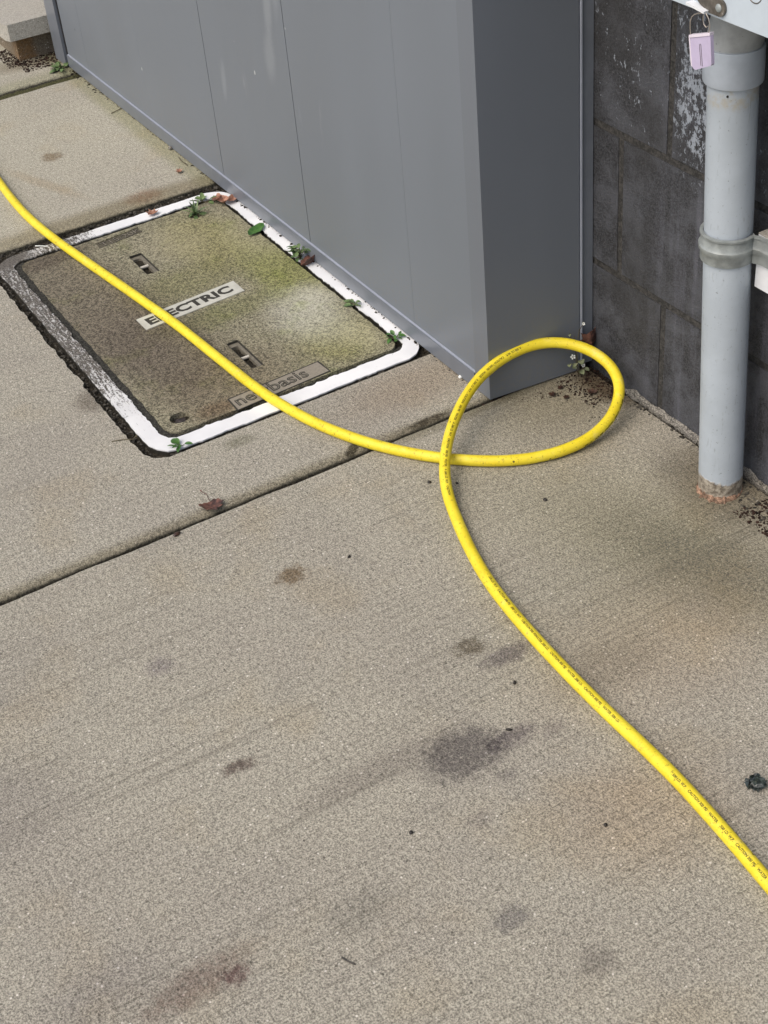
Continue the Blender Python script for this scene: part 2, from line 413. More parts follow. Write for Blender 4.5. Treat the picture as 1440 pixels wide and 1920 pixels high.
M_panel = paint_material('grey_panel_paint', (.160, .181, .208), .42)
M_end = paint_material('grey_paint_shaded_end', (.146, .163, .187), .45)  # same paint as the panels, end-face shade put into a darker base
M_trim = simple('trim_paint', (.150, .166, .192), .30, .06, 30, .02)
M_edge = simple('edge_highlight', (.33, .36, .42), .28, .06, 30, .02)  # paler than the trim: sky highlight on the lips put into the colour
M_black = simple('shadow_gap_black', (.012, .012, .014), .8, .2)  # black stands in for the shade in gaps, slots and the hollow inside

def wall_material():
    N = NT('dark_painted_block')
    o = N.sep()
    fine = N.noise(420, 3, .7); mid = N.noise(16, 5, .65)
    c = N.mix(N.ramp(fine, .3, .7), (.012, .012, .014), (.074, .078, .088))
    c = N.mix(N.math('MULTIPLY', N.ramp(mid, .42, .62), .60), c, (.105, .112, .130))
    # paler rain streaks running down the face
    st = N.noise(1, 4, .6, N.scale(N.pos, (40, 40, 3.2)))
    pale = N.math('MULTIPLY', N.ramp(st, .46, .70), N.ramp(o[0], 1.43, 1.24))
    c = N.mix(N.math('MULTIPLY', pale, .30), c, (.24, .25, .31))
    # darker patches, stronger towards the cabinet
    br = N.math('MULTIPLY', N.ramp(N.noise(9, 4), .45, .65), N.ramp(o[0], 1.20, 1.40))
    c = N.mix(N.math('MULTIPLY', br, .45), c, (.030, .030, .030))
    # white efflorescence flakes: dense patch beside the pipe, sparse elsewhere
    fl = N.noise(1, 4, .75, N.scale(N.pos, (170, 170, 95)))
    z1 = N.blob(1.265, .47, .062, .105, 0, .45, .55, 20, 'xz')
    z2 = N.blob(1.05, .44, .10, .10, 0, .4, .5, 20, 'xz')
    zone = N.math('MAXIMUM', z1, z2)
    th = N.math('SUBTRACT', .655, N.math('MULTIPLY', zone, .165))
    high = N.ramp(o[2], .36, .40)
    clus = N.ramp(N.noise(14, 3, .6), .47, .6)
    th = N.math('SUBTRACT', th, N.math('MULTIPLY', N.math('MULTIPLY', clus, high), .055))
    th = N.math('SUBTRACT', th, 0.0)
    flake = N.ramp(N.math('SUBTRACT', fl, th), 0, .05)
    flake = N.math('MULTIPLY', flake, N.math('MAXIMUM', zone, N.math('MULTIPLY', high, .8)))
    edge = N.math('ADD', .02, 0)
    c = N.mix(N.math('MULTIPLY', flake, .85), c, (.42, .47, .54))
    # green-white specks low down
    q = N.noise(150, 3, .7); c = N.mix(N.math('MULTIPLY', N.ramp(q, .70, .76), .35), c, (.35, .36, .36))
    # damp foot
    return N.done(c, .62, N.bump(N.noise(60, 4), .35, .002, N.bump(N.noise(260, 5, .8), 1.0, .0028)))
M_block = wall_material()
M_joint = dirt('block_joint', (.034, .034, .033), (.086, .083, .078), 190)

def pvc_material(name='grey_pvc', base=(.40, .45, .495)):
    N = NT(name)
    o = N.sep()
    n = N.noise(22, 4, .6)
    c = N.mix(N.ramp(n, .3, .7), tuple(x * .95 for x in base), tuple(min(1, x * 1.05) for x in base))
    sc = N.noise(1, 4, .7, N.scale(N.pos, (200, 200, 30)))
    c = N.mix(N.math('MULTIPLY', N.ramp(sc, .60, .72), .6), c, (.24, .26, .27))
    sp = N.noise(260, 3, .7); c = N.mix(N.math('MULTIPLY', N.ramp(sp, .64, .72), .7), c, (.12, .12, .11))
    # cement splash round the foot, its upper edge slanting
    h = N.math('ADD', o[2], N.math('MULTIPLY', N.math('SUBTRACT', N.noise(45, 4, .7), .5), .022))
    h = N.math('ADD', h, N.math('MULTIPLY', N.math('SUBTRACT', o[1], -1.082), -.12))
    foot = N.ramp(h, .025, .021)
    c = N.mix(foot, c, N.mix(N.ramp(N.noise(150, 4, .7), .35, .65), (.13, .11, .085), (.42, .38, .31)))
    # dried glue just under the coupling
    gl = N.math('ADD', o[2], N.math('MULTIPLY', N.math('SUBTRACT', N.noise(70, 4, .6), .5), .03))
    glue = N.math('MULTIPLY', N.ramp(gl, .512, .524), N.ramp(o[2], .56, .55))
    c = N.mix(N.math('MULTIPLY', N.math('MULTIPLY', glue, N.ramp(N.noise(55, 5, .7), .42, .62)), .75), c, (.40, .37, .30))
    return N.done(c, .42, N.bump(foot, .6, .002, N.bump(n, .05, .001)))
M_pvc = pvc_material()
M_fit = simple('pvc_fitting', (.42, .47, .53), .45, .07, 40, .05, spots=(90, .70, (.16, .16, .15)))
M_cone = simple('pvc_fitting_dull', (.34, .36, .37), .6, .16, 40, .1, spots=(120, .66, (.08, .08, .07)))
M_boxp = simple('pale_box_paint', (.50, .57, .63), .4, .05, 25, .03)
M_zinc = simple('dull_zinc', (.27, .295, .29), .5, .2, 70, .15, .2, spots=(110, .68, (.10, .10, .08)))
M_rust = simple('old_brown_steel', (.14, .125, .105), .55, .35, 120, .3, .4, spots=(120, .62, (.34, .33, .30)))
M_strut = simple('white_channel', (.70, .72, .74), .45, .06, 30, .05)
M_dust = simple('dusty_channel_top', (.34, .32, .28), .8, .25, 130, .3)
M_wire = simple('seal_wire', (.42, .38, .33), .35, .1, 50, .05, .7)
M_tag = simple('lilac_plastic', (.50, .44, .60), .45, .05, 60, .03)
M_tagrim = simple('pale_lilac_plastic', (.72, .66, .74), .4, .05, 60, .03)
M_orange = dirt('orange_sealant', (.10, .07, .05), (.46, .29, .20), 200)

def hose_material():
    N = NT('yellow_hose_rubber')
    uv = N.n('ShaderNodeUVMap').outputs[0]       # u = metres along, v = turn 0..1
    br1 = N.n('ShaderNodeTexWave'); br1.inputs['Scale'].default_value = 1; br1.inputs['Distortion'].default_value = .6
    N.l(N.scale(uv, (150, 20, 1)), br1.inputs['Vector']); br1.bands_direction = 'DIAGONAL'
    br2 = N.n('ShaderNodeTexWave'); br2.inputs['Scale'].default_value = 1; br2.inputs['Distortion'].default_value = .6
    N.l(N.scale(uv, (150, -20, 1)), br2.inputs['Vector']); br2.bands_direction = 'DIAGONAL'
    braid = N.math('MULTIPLY', br1.outputs['Fac'], br2.outputs['Fac'])
    n = N.noise(30, 4, .6)
    c = N.mix(N.ramp(n, .3, .7), (.78, .62, .022), (.86, .72, .045))
    c = N.mix(N.math('MULTIPLY', braid, .25), c, (.70, .50, .01))
    # scuffs and specks
    s = N.noise(210, 4, .7); c = N.mix(N.math('MULTIPLY', N.ramp(s, .57, .70), .70), c, (.16, .12, .015))
    s3 = N.math('MULTIPLY', N.ramp(N.noise(24, 4, .7), .48, .68), N.ramp(N.noise(500, 3, .8), .45, .6)); c = N.mix(N.math('MULTIPLY', s3, .38), c, (.42, .31, .05))
    s2 = N.ramp(N.noise(60, 3, .6), .58, .72); c = N.mix(N.math('MULTIPLY', s2, .35), c, (.75, .62, .22))
    q = N.n('ShaderNodeTexVoronoi'); q.inputs['Scale'].default_value = 55; N.l(N.pos, q.inputs['Vector'])
    sp = N.n('ShaderNodeSeparateColor'); N.l(q.outputs['Color'], sp.inputs[0])
    w = N.math('MULTIPLY', N.ramp(q.outputs['Distance'], .10, .07), N.math('GREATER_THAN', sp.outputs[0], .86))
    c = N.mix(N.math('MULTIPLY', w, .9), c, (.05, .03, .01))
    return N.done(c, .42, N.bump(braid, .35, .0005, N.bump(n, .1, .001)), spec=.45)
M_hose = hose_material()
M_print = simple('faded_print', (.05, .042, .008), .6, .5, 300, .05)

def leaf_mat(name, a, b, rough=.6, sc=90):
    N = NT(name); n = N.noise(sc, 4, .65); c = N.mix(N.ramp(n, .35, .65), a, b)
    return N.done(c, rough, N.bump(n, .3, .001))
M_leafbrown = leaf_mat('dry_brown_leaf', (.045, .022, .018), (.19, .085, .060))
M_leafpink = leaf_mat('pale_tan_leaf', (.24, .11, .07), (.55, .31, .21))
M_leafdark = leaf_mat('wet_dark_leaf', (.02, .012, .01), (.09, .045, .03), .35)
M_green = leaf_mat('weed_green', (.045, .085, .03), (.15, .22, .08), .5)
M_deep = leaf_mat('deep_green_leaf', (.03, .10, .015), (.07, .17, .03), .4)
M_dull = leaf_mat('dull_green_leaf', (.16, .19, .10), (.30, .33, .20), .6)
M_stem = leaf_mat('stem_brown', (.07, .055, .03), (.16, .14, .08), .7)
M_petal = leaf_mat('white_petal', (.70, .72, .66), (.82, .83, .80), .6)
M_seed = leaf_mat('black_pellet', (.008, .007, .006), (.03, .025, .02), .5)
M_scrap = leaf_mat('dark_film', (.012, .016, .014), (.05, .065, .06), .18, 140)

# ------------------------------------------------------------------ ground and slabs
bm = bmesh.new(); bmesh.ops.create_grid(bm, x_segments=2, y_segments=2, size=60)
bmesh.ops.translate(bm, verts=bm.verts, vec=(0, 0, -.16))
tag(obj('ground', bm, M_soil), kind='structure')

def profile_slab(x0, x1, y0, y1, near_edge, far_edge, seed, name, mat, dx=.02):
    """slab running along y; near_edge / far_edge: list of (inset, drop) for the tooled edge"""
    xs = []
    for ins, dr in near_edge: xs.append((x0 + ins, -dr))
    n = int((x1 - x0) / .25); a = x0 + near_edge[-1][0]; b = x1 - far_edge[-1][0]
    for i in range(1, n): xs.append((a + (b - a) * i / n, 0))
    for ins, dr in reversed(far_edge): xs.append((x1 - ins, -dr))
    ys = []
    y = y0
    while y < y1:
        ys.append(y); y += .012 if -1.2 < y < 0.0 else .15
    ys.append(y1)
    bm = bmesh.new(); rows = []
    for y in ys:
        row = [bm.verts.new((xs[0][0], y, -.12))]
        for i, (x, z) in enumerate(xs):
            w = 0
            if z < 0: w = noise.noise(Vector((x0 * 3 + seed, y * 14, i * .3))) * .0022 + noise.noise(Vector((seed, y * 70, 1))) * .0008
            row.append(bm.verts.new((x + w, y, z + (w * .3 if z < -.001 else 0))))
        row.append(bm.verts.new((xs[-1][0], y, -.12))); rows.append(row)
    for r0, r1 in zip(rows, rows[1:]):
        for i in range(len(r0) - 1): bm.faces.new((r0[i], r0[i + 1], r1[i + 1], r1[i]))
    for r in (rows[0], rows[-1][::-1]): bm.faces.new(r)
    return tag(obj(name, bm, mat, smooth=True), kind='structure')

sharp = [(0, .012), (.0006, .004), (.002, .0012), (.005, 0)]
round_ = [(0, .018), (.0012, .0075), (.003, .0038), (.006, .0018), (.011, .0007), (.017, .0002), (.022, 0)]
soft = [(0, .016), (.003, .008), (.008, .004), (.016, .001), (.024, 0)]
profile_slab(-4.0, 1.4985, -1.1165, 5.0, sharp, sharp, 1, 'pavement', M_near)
flat = [(0, 0), (.01, 0)]
profile_slab(1.5040, 1.6570, -0.985, 5.0, round_, flat, 2, 'pavement', M_mid)
edge = jag([(1.6572, -.5250), (1.666, -.5080), (1.682, -.4985), (1.70, -.4950), (1.80, -.4945), (2.05, -.4955), (2.405, -.4990)], .005, .0035, 22, 3.0, closed=False, amp2=.0028)
bm = sheet([[(1.6572, 5.0)] + [(1.6572, edge[0][1])] + edge[1:] + [(2.4070, 5.0)]], 0.0, .12)
tag(obj('pavement', bm, M_mid), kind='structure')
profile_slab(2.4130, 3.0980, -0.985, 5.0, round_, soft, 4, 'pavement', M_far)
profile_slab(3.1150, 9.0, -0.985, 5.0, soft, sharp, 5, 'pavement', M_far)

def bed(name, x0, x1, y0, y1, z, amp, mat, st=.006, kind='stuff', label=None, cat=None, sd=0):
    bm = bmesh.new(); nx = max(2, int((x1 - x0) / st)); ny = max(2, int((y1 - y0) / st)); g = []
    for i in range(nx + 1):
        g.append([])
        for j in range(ny + 1):
            x = x0 + (x1 - x0) * i / nx; y = y0 + (y1 - y0) * j / ny
            g[-1].append(bm.verts.new((x, y, z + amp * (noise.noise(Vector((x * 60, y * 60, sd))) + .6 * noise.noise(Vector((x * 190, y * 190, sd)))))))
    for i in range(nx):
        for j in range(ny): bm.faces.new((g[i][j], g[i + 1][j], g[i + 1][j + 1], g[i][j + 1]))
    o = obj(name, bm, mat, smooth=True)
    return tag(o, label, cat, None, kind)
bed('joint_dirt', 1.4975, 1.506, -1.0, .6, -.008, .002, M_soil, .004, label='thin line of black dirt in the joint between near and middle slabs', cat='dirt')
bed('joint_dirt', 3.094, 3.119, -1.0, 0, -.007, .003, M_moss, .005, label='mossy dirt in the joint at the far end of the cabinet', cat='dirt', sd=3)
bed('pit_edge_dirt', 1.655, 2.418, -.985, -.485, -.0105, .005, M_soil, .006, label='black gritty dirt filling the gap around the white utility frame', cat='dirt', sd=5)
bed('wall_foot_dirt', .2, 1.49, -1.127, -1.110, -.004, .004, M_soil, .004, label='dark dirt line between the block wall and the near slab', cat='dirt', sd=7)

bed('cover_gap_dirt', 1.698, 2.355, -.560, -.528, -.0035, .0022, M_gap, .004, label='grey packed dirt in the groove between utility cover and worn frame side', cat='dirt', sd=11)
bed('cover_gap_dirt', 1.690, 1.712, -.945, -.528, -.0060, .0018, M_gap, .004, label='grey packed dirt in the groove at the near edge of the utility cover', cat='dirt', sd=12)
def crumbs(name, areas, mat, label, cat, seed=1):
    """areas: (x0,x1,y0,y1,z,count,smin,smax)"""
    r = random.Random(seed); bm = bmesh.new()
    for (x0, x1, y0, y1, z, cnt, s0, s1) in areas:
        for _ in range(cnt):
            s = s0 + (s1 - s0) * r.random() ** 2.2; g = bmesh.ops.create_icosphere(bm, subdivisions=1, radius=s)['verts']
            p = Vector((r.uniform(x0, x1), r.uniform(y0, y1), z + s * .3)); q = Vector((r.uniform(.6, 1.5), r.uniform(.6, 1.5), r.uniform(.4, .9)))
            rot = Matrix.Rotation(r.uniform(0, 6.3), 3, 'Z')
            for v in g: v.co = p + rot @ (Vector((v.co.x * q.x, v.co.y * q.y, v.co.z * q.z)) * r.uniform(.75, 1.25))
    return tag(obj(name, bm, mat), label, cat, None, 'stuff')
crumbs('grit', [(2.385, 2.412, -.97, -.50, -.008, 700, .0008, .0032), (1.660, 1.668, -.97, -.51, -.006, 160, .001, .003), (1.67, 2.38, -.509, -.495, -.006, 520, .0007, .0026),
                (1.662, 1.70, -.985, -.960, -.006, 90, .001, .004), (2.30, 2.40, -.985, -.958, -.005, 90, .001, .004)], M_crumb,
       'grey grit lying in the black gap around the utility frame', 'grit', 3)
crumbs('grit', [(1.18, 1.42, -1.127, -1.112, -.001, 260, .0008, .003), (.9, 1.18, -1.127, -1.075, -.001, 520, .0008, .0032), (1.34, 1.46, -1.12, -1.03, .0, 70, .0005, .0018)], M_crumb,
       'crumbled grey grit along the foot of the block wall', 'grit', 5)
crumbs('leaf_litter', [(1.395, 1.482, -1.125, -1.06, .0, 520, .0004, .0019), (1.40, 1.47, -1.125, -1.08, -.001, 900, .0003, .0012), (1.45, 1.485, -1.11, -.985, -.001, 260, .0004, .0018), (1.488, 1.50, -1.0, -.945, -.004, 90, .0006, .003)], M_litter,
       'dark brown leaf litter heaped in the corner of cabinet and block wall', 'litter', 7)
crumbs('leaf_litter', [(.97, 1.10, -1.125, -1.06, .0, 900, .0004, .0020)], M_litter,
       'dark litter piled behind the foot of the grey pipe', 'litter', 9)
crumbs('leaf_litter', [(1.54, 3.14, -.962, -.954, -.001, 520, .0006, .0026), (2.95, 3.14, -.965, -.945, -.001, 80, .001, .003)], M_soil,
       'dark dirt crumbs along the foot of the long cabinet side', 'litter', 11)
crumbs('leaf_litter', [(3.19, 3.27, -.985, -.87, .0, 700, .0006, .0026), (3.24, 3.36, -.885, -.85, .0, 480, .0006, .0024)], M_litter,
       'dry twiggy litter gathered under the concrete step', 'litter', 13)

# ------------------------------------------------------------------ utility pit: frame and lid
out_ = jag(rrect(1.6660, 2.3830, -.9605, -.5107, .044, 8), .005, .0022, 26, 1.3, amp2=.0018)
in_ = jag(rrect(1.6950, 2.3560, -.9395, -.5360, .026, 8), .005, .0030, 26, 4.1, amp2=.0030)
bm = sheet([out_, in_], -.0005, .05)
thing('pit_frame', bm, M_frame, 'white painted rectangular frame around the utility pit, paint worn off on one side', 'pit frame', (2.02, -.736, -.05))

lid = root('utility_cover', (2.026, -.742, -.04), 'olive brown stained utility cover lettered ELECTRIC inside the white frame', 'pit cover')
slots = ((2.1665, 2.2470, -.7367, -.7132), (1.7907, 1.8810, -.7425, -.7220))
holes = [rrect(a, b, c, d, .002, 1) for a, b, c, d in slots]
bolt = [(1.7392 + .0135 * math.cos(a), -.5778 + .0155 * math.sin(a)) for a in [2 * math.pi * k / 20 for k in range(20)]]
bolt2 = [(2.3150 + .012 * math.cos(a), -.8725 + .013 * math.sin(a)) for a in [2 * math.pi * k / 16 for k in range(16)]]
rating = [(2.3305, -.6860), (2.3395, -.7705), (2.3165, -.7700), (2.3085, -.6850)]
lo = jag(rrect(1.7060, 2.3470, -.9325, -.5480, .020), .006, .0014, 40, 2.2, amp2=.0012)
bm = sheet([lo] + holes + [bolt, bolt2, rating], -.0010, .035)
obj('lid_body', bm, M_lid, lid)
# recess under the rating text
bm = bmesh.new(); v = [bm.verts.new((x, y, -.0026)) for x, y in [(2.3320, -.683), (2.3410, -.773), (2.315, -.773), (2.307, -.682)]]; bm.faces.new(v)
rt = obj('rating_recess', bm, M_rating, lid)
bm = text_bm('T15/20K', .0225, (2.3120, -.6925, -.0024), R(-83), 1.0, .0006, 0, 1.0)
obj('rating_lettering', bm, M_ink, rt)
bm = text_bm('T15/20K', .0225, (2.3120, -.6925, -.0016), R(-83), 1.0, .0002, -.0006, 1.0)
obj('rating_lettering', bm, M_logo, rt)
# bolt holes
for k, (c, rr) in enumerate((((1.7392, -.5778), .017), ((2.3150, -.8725), .015))):
    bm = bmesh.new(); vs = []
    ring = [bm.verts.new((c[0] + rr * math.cos(a), c[1] + rr * math.sin(a), -.012 + .0015 * math.sin(5 * a))) for a in [2 * math.pi * j / 24 for j in range(24)]]
    ctr = bm.verts.new((c[0] + .003, c[1], -.005))
    for j in range(24): bm.faces.new((ring[j], ring[(j + 1) % 24], ctr))
    obj('bolt_pocket', bm, M_cavity, lid, smooth=True)
# slots: tray with a lip, dark hollows and a cross pin
for (a, b, c, d) in slots:
    bm = bmesh.new()
    mid = (c + d) / 2
    w = (d - c)
    i0, i1 = c + w * .42, d - w * .10       # inner hollow, on the open-pavement side
    i0 = c + w * .30; i1 = d - w * .06
    a1, b1 = a + .007, b - .010
    lz = -.0050
    loops = [[(a - .001, c - .001), (b + .001, c - .001), (b + .001, d + .001), (a - .001, d + .001)], rrect(a1, b1, i0, i1, .004, 3)]
    bm = sheet(loops, lz, .016)
    tr = obj('hand_slot', bm, M_slotlip, lid)
    bm = sheet([[(a + .0001, c + .0001), (b - .0001, c + .0001), (b - .0001, d - .0001), (a + .0001, d - .0001)], [(a + .0011, c + .0011), (b - .0011, c + .0011), (b - .0011, d - .0011), (a + .0011, d - .0011)]], -.0014, .006)
    obj('slot_shade_ring', bm, M_ink, tr)  # near-black ring, shade of the slot sides put into the colour
    bm = bmesh.new()
    nx, ny = 30, 8; g = []
    for i in range(nx + 1):
        g.append([bm.verts.new((a1 - .001 + (b1 - a1 + .002) * i / nx, i0 - .001 + (i1 - i0 + .002) * j / ny,
                   -.014 + .004 * noise.noise(Vector((i * .5, j * .7, a * 9))))) for j in range(ny + 1)])
    for i in range(nx):
        for j in range(ny): bm.faces.new((g[i][j], g[i + 1][j], g[i + 1][j + 1], g[i][j + 1]))
    obj('slot_dirt', bm, M_cavity, tr, smooth=True)
    bm = bmesh.new(); cx = (a1 + b1) / 2 - .001
    tube(bm, [(cx, i0 - .001, -.0060), (cx, i1 + .001, -.0060)], .0026, 10)
    obj('cross_pin', bm, M_pin, tr, smooth=True)
# ELECTRIC plate
pang = math.atan2(-.8200 + .6376, 2.0524 - 2.0365)
bm = sheet([jag([(1.9985, -.6385), (2.0105, -.8195), (2.0515, -.8190), (2.0380, -.6380)], .01, .0004, 60)], .0004, .003)
pl = obj('name_plate', bm, M_plate, lid)
bm = text_bm('ELECTRIC', .0300, (2.0080, -.6485, .0005), pang, 1.19, .0002, .0012, 1.02)
obj('plate_lettering', bm, M_ink, pl)
# maker's mark panel
lg = [(1.7035, -.6560), (1.7125, -.8120), (1.7455, -.8100), (1.7365, -.6570)]
bm = sheet([jag(lg, .01, .0003, 60)], -.0004, .002); lgo = obj('makers_panel', bm, M_logo, lid)
bm = sheet([[(1.7022, -.6535), (1.7100, -.8140), (1.7470, -.8125), (1.7382, -.6545)], [(1.7037, -.6555), (1.7123, -.8122), (1.7450, -.8105), (1.7366, -.6562)]], -.0001, .002)
obj('panel_outline', bm, M_ink, lgo)
bm = text_bm('newbasis', .0350, (1.7120, -.6600, -.0003), math.atan2(-.154, .009), .98, .0002, .0006, 1.0)
obj('makers_lettering', bm, M_ink, lgo)
bm = text_bm('newbasis', .0350, (1.7120, -.6600, .0000), math.atan2(-.154, .009), .98, .0002, -.0009, 1.0)
obj('makers_lettering', bm, M_slotlip, lgo)

# ------------------------------------------------------------------ metal cabinet
TOP = 1.95
cab = root('metal_cabinet', (1.8, -1.03, 0), 'long grey painted metal cabinet standing against the block wall, scuffed panels', 'cabinet')
seams = [(1.534, 0), (1.704, .0002), (2.035, .0009), (2.366, .0009), (2.697, .0001), (3.028, .0003), (3.172, 0)]
for (a, ga), (b, gb) in zip(seams, seams[1:]):
    bm = bmesh.new(); box(bm, a + ga, b - gb, -.975, -.9605, .012, TOP)
    obj('panel', bm, M_panel, cab, bev=.0006, seg=2)
bm = bmesh.new(); box(bm, 1.505, 3.17, -1.105, -.976, .01, TOP - .01); obj('inner_shell', bm, M_black, cab)
bm = bmesh.new(); prism(bm, [(1.497, -.957), (1.4825, -1.1035), (1.4995, -1.1035), (1.512, -.9735), (1.5335, -.9735), (1.5335, -.957)], .0025, TOP)
obj('end_panel', bm, M_end, cab, bev=.0012, seg=3)
bm = bmesh.new(); prism(bm, [(1.4806, -1.1056), (1.4804, -1.1074), (1.499, -1.1074), (1.499, -1.1056)], .012, TOP); obj('end_lip', bm, M_edge, cab, bev=.0012)
bm = bmesh.new(); prism(bm, [(1.4835, -1.1095), (1.4815, -1.1258), (1.499, -1.1258), (1.499, -1.1095)], .010, TOP)
obj('wall_flashing', bm, M_trim, cab, bev=.001)
bm = bmesh.new(); box(bm, 1.535, 3.150, -.9603, -.9560, .0030, .0285)
tr = obj('base_trim', bm, M_trim, cab, bev=.0012, seg=3)
bm = bmesh.new(); box(bm, 1.535, 3.150, -.9604, -.9575, .0287, .0298); obj('trim_lip', bm, M_edge, tr, bev=.0005)
bm = bmesh.new(); box(bm, 3.158, 3.222, -.985, -.9530, .002, TOP); obj('end_post', bm, M_trim, cab, bev=.0015)
bm = bmesh.new(); box(bm, 3.1515, 3.157, -.985, -.9590, .002, TOP); obj('shadow_gap', bm, M_black, cab)
bm = bmesh.new(); prism(bm, [(1.47, -.95), (1.475, -1.1258), (3.23, -1.1258), (3.23, -.95)], TOP + .001, TOP + .03); obj('top_cap', bm, M_trim, cab, bev=.002)

# ------------------------------------------------------------------ block wall
wall = root('block_wall', (1.6, -1.127, 0), 'dark painted concrete block wall behind the cabinet and pipe, flaking white patches', 'wall')
bm = bmesh.new(); box(bm, -1.0, 6.0, -1.30, -1.1282, -.10, 3.0); obj('mortar', bm, M_joint, wall)
bm = bmesh.new()
zz = [(-.024, .174), (.174, .378)] + [(.378 + .202 * i, .58 + .202 * i) for i in range(11)]
for k, (z0, z1) in enumerate(zz):
    x = (1.330 if k % 2 == 0 else 1.424) - .404 * 6
    while x < 6:
        x0 = max(-1, x + .0055); x1 = min(6, x + .404 - .0055)
        if x1 - x0 > .03:
            dy = .0008 * noise.noise(Vector((x * 7, z0 * 9, 1)))
            box(bm, x0, x1, -1.24, -1.127 + dy, z0 + .0055, z1 - .0055)
        x += .404
obj('blocks', bm, M_block, wall, bev=.0022, seg=2)
# rough cement fillet at the wall foot
bm = bmesh.new(); rows = []
n = 180
for i in range(n + 1):
    x = .6 + (1.405 - .6) * i / n
    h = .008 + .006 * noise.noise(Vector((x * 30, 0, 0))) + .004 * noise.noise(Vector((x * 120, 3, 0)))
    if x > 1.385: h *= max(0.15, (1.405 - x) / .02)
    d = .0035 + .002 * noise.noise(Vector((x * 50, 5, 0)))
    rows.append([bm.verts.new((x, -1.1265 + a, z)) for a, z in ((0, -.02), (d + .003, -.008), (d + .002, h * .5), (d * .6, h * .85), (0, h))])
for a, b in zip(rows, rows[1:]):
    for k in range(4): bm.faces.new((a[k], b[k], b[k + 1], a[k + 1]))
obj('cement_fillet', bm, M_cement, wall, smooth=True)

# ------------------------------------------------------------------ concrete step beyond the cabinet
st = root('concrete_step', (3.35, -1.0, 0), 'pale concrete step slab on a dark riser beyond the far end of the cabinet', 'step')
bm = bmesh.new(); prism(bm, jag([(3.243, -.866), (3.238, -1.12), (3.75, -1.12), (3.75, -.866), (3.72, -.860), (3.262, -.860)], .02, .0012, 40), .0550, .0925)
obj('tread', bm, M_step, st, bev=.002)
bm = bmesh.new(); prism(bm, [(3.268, -.884), (3.268, -1.12), (3.72, -1.12), (3.72, -.884)], -.02, .0545); obj('riser', bm, M_riser, st, bev=.003)

# ------------------------------------------------------------------ pipe
PC = lambda z: (1.151 + .046 * z, -1.082)
pipe = root('conduit_pipe', (1.151, -1.082, 0), 'light grey plastic conduit pipe rising from the slab to the pale box', 'pipe')
r = .0280
bm = bmesh.new(); lathe(bm, [(r, -.03), (r, .1), (r, .3), (r, .5), (r, .5500)], PC, 64); obj('lower_pipe', bm, M_pvc, pipe, smooth=True)
bm = bmesh.new(); lathe(bm, [(r + .0008, .5400), (.0322, .5408), (.0330, .5425), (.0333, .56), (.0333, .5780), (.0325, .5803), (.0310, .5806)], PC, 64); obj('coupling', bm, M_fit, pipe, smooth=True)
ZC = .580
CC = lambda z: (1.151 + .046 * z - max(0, z - ZC) * .25, -1.082)
bm = bmesh.new(); lathe(bm, [(.0305, .5800), (.0310, .60), (.0300, .63), (.0290, .655), (.0290, .70)], CC, 64); obj('adapter', bm, M_cone, pipe, smooth=True)
bm = bmesh.new(); c = PC(.533); a0 = R(205)
bmesh.ops.create_uvsphere(bm, u_segments=10, v_segments=6, radius=.0014)
bmesh.ops.translate(bm, verts=bm.verts, vec=(c[0] + r * math.cos(R(127)), c[1] + r * math.sin(R(127)), .533)); obj('screw_hole', bm, M_seed, pipe, smooth=True)
# orange sealant ring and broken concrete at the foot
bm = bmesh.new(); N_ = 70; rings = []
for k in range(N_):
    a = 2 * math.pi * k / N_; n1 = noise.noise(Vector((math.cos(a) * 2.5, math.sin(a) * 2.5, 4))); n2 = noise.noise(Vector((math.cos(a) * 9, math.sin(a) * 9, 2)))
    w = .0008 + max(0, .0045 + .0095 * n1 + .006 * n2) * max(0, math.cos(a - R(118))) ** 1.5; h = .0015 + .001 * n2 if w < .003 else .003 + .002 * n2
    ring = []
    for j, (rr, zz_) in enumerate(((r - .001, h * 1.6), (r + w * .5, h), (r + w, .0012), (r + w + .001, -.003))):
        ring.append(bm.verts.new((1.151 + rr * math.cos(a), -1.082 + rr * math.sin(a), zz_)))
    rings.append(ring)
for k in range(N_):
    a, b = rings[k], rings[(k + 1) % N_]
    for j in range(3): bm.faces.new((a[j], a[j + 1], b[j + 1], b[j]))
thing('sealant', bm, M_orange, 'crumbling orange sealant collar around the foot of the grey pipe', 'sealant', smooth=True)

# ------------------------------------------------------------------ strap clamp
def band(bm, path, prof, zc):
    rows = []
    P = [Vector((*p, 0)) for p in path]
    for i, p in enumerate(P):
        t = (P[min(i + 1, len(P) - 1)] - P[max(i - 1, 0)]).normalized(); n = Vector((t.y, -t.x, 0))
        rows.append([bm.verts.new((p.x + n.x * d, p.y + n.y * d, zc + z)) for d, z in prof])
    m = len(prof)
    for a, b in zip(rows, rows[1:]):
        for k in range(m): bm.faces.new((a[k], a[(k + 1) % m], b[(k + 1) % m], b[k]))
    bm.faces.new(rows[0]); bm.faces.new(rows[-1][::-1])
cx, cy = PC(.347)
path = []
for k in range(33):
    a = R(-15 + (232 + 15) * k / 32)          # counter-clockwise: +x back side, round the front (+y), to the -x side
    path.append((cx + .0292 * math.cos(a), cy + .0292 * math.sin(a)))
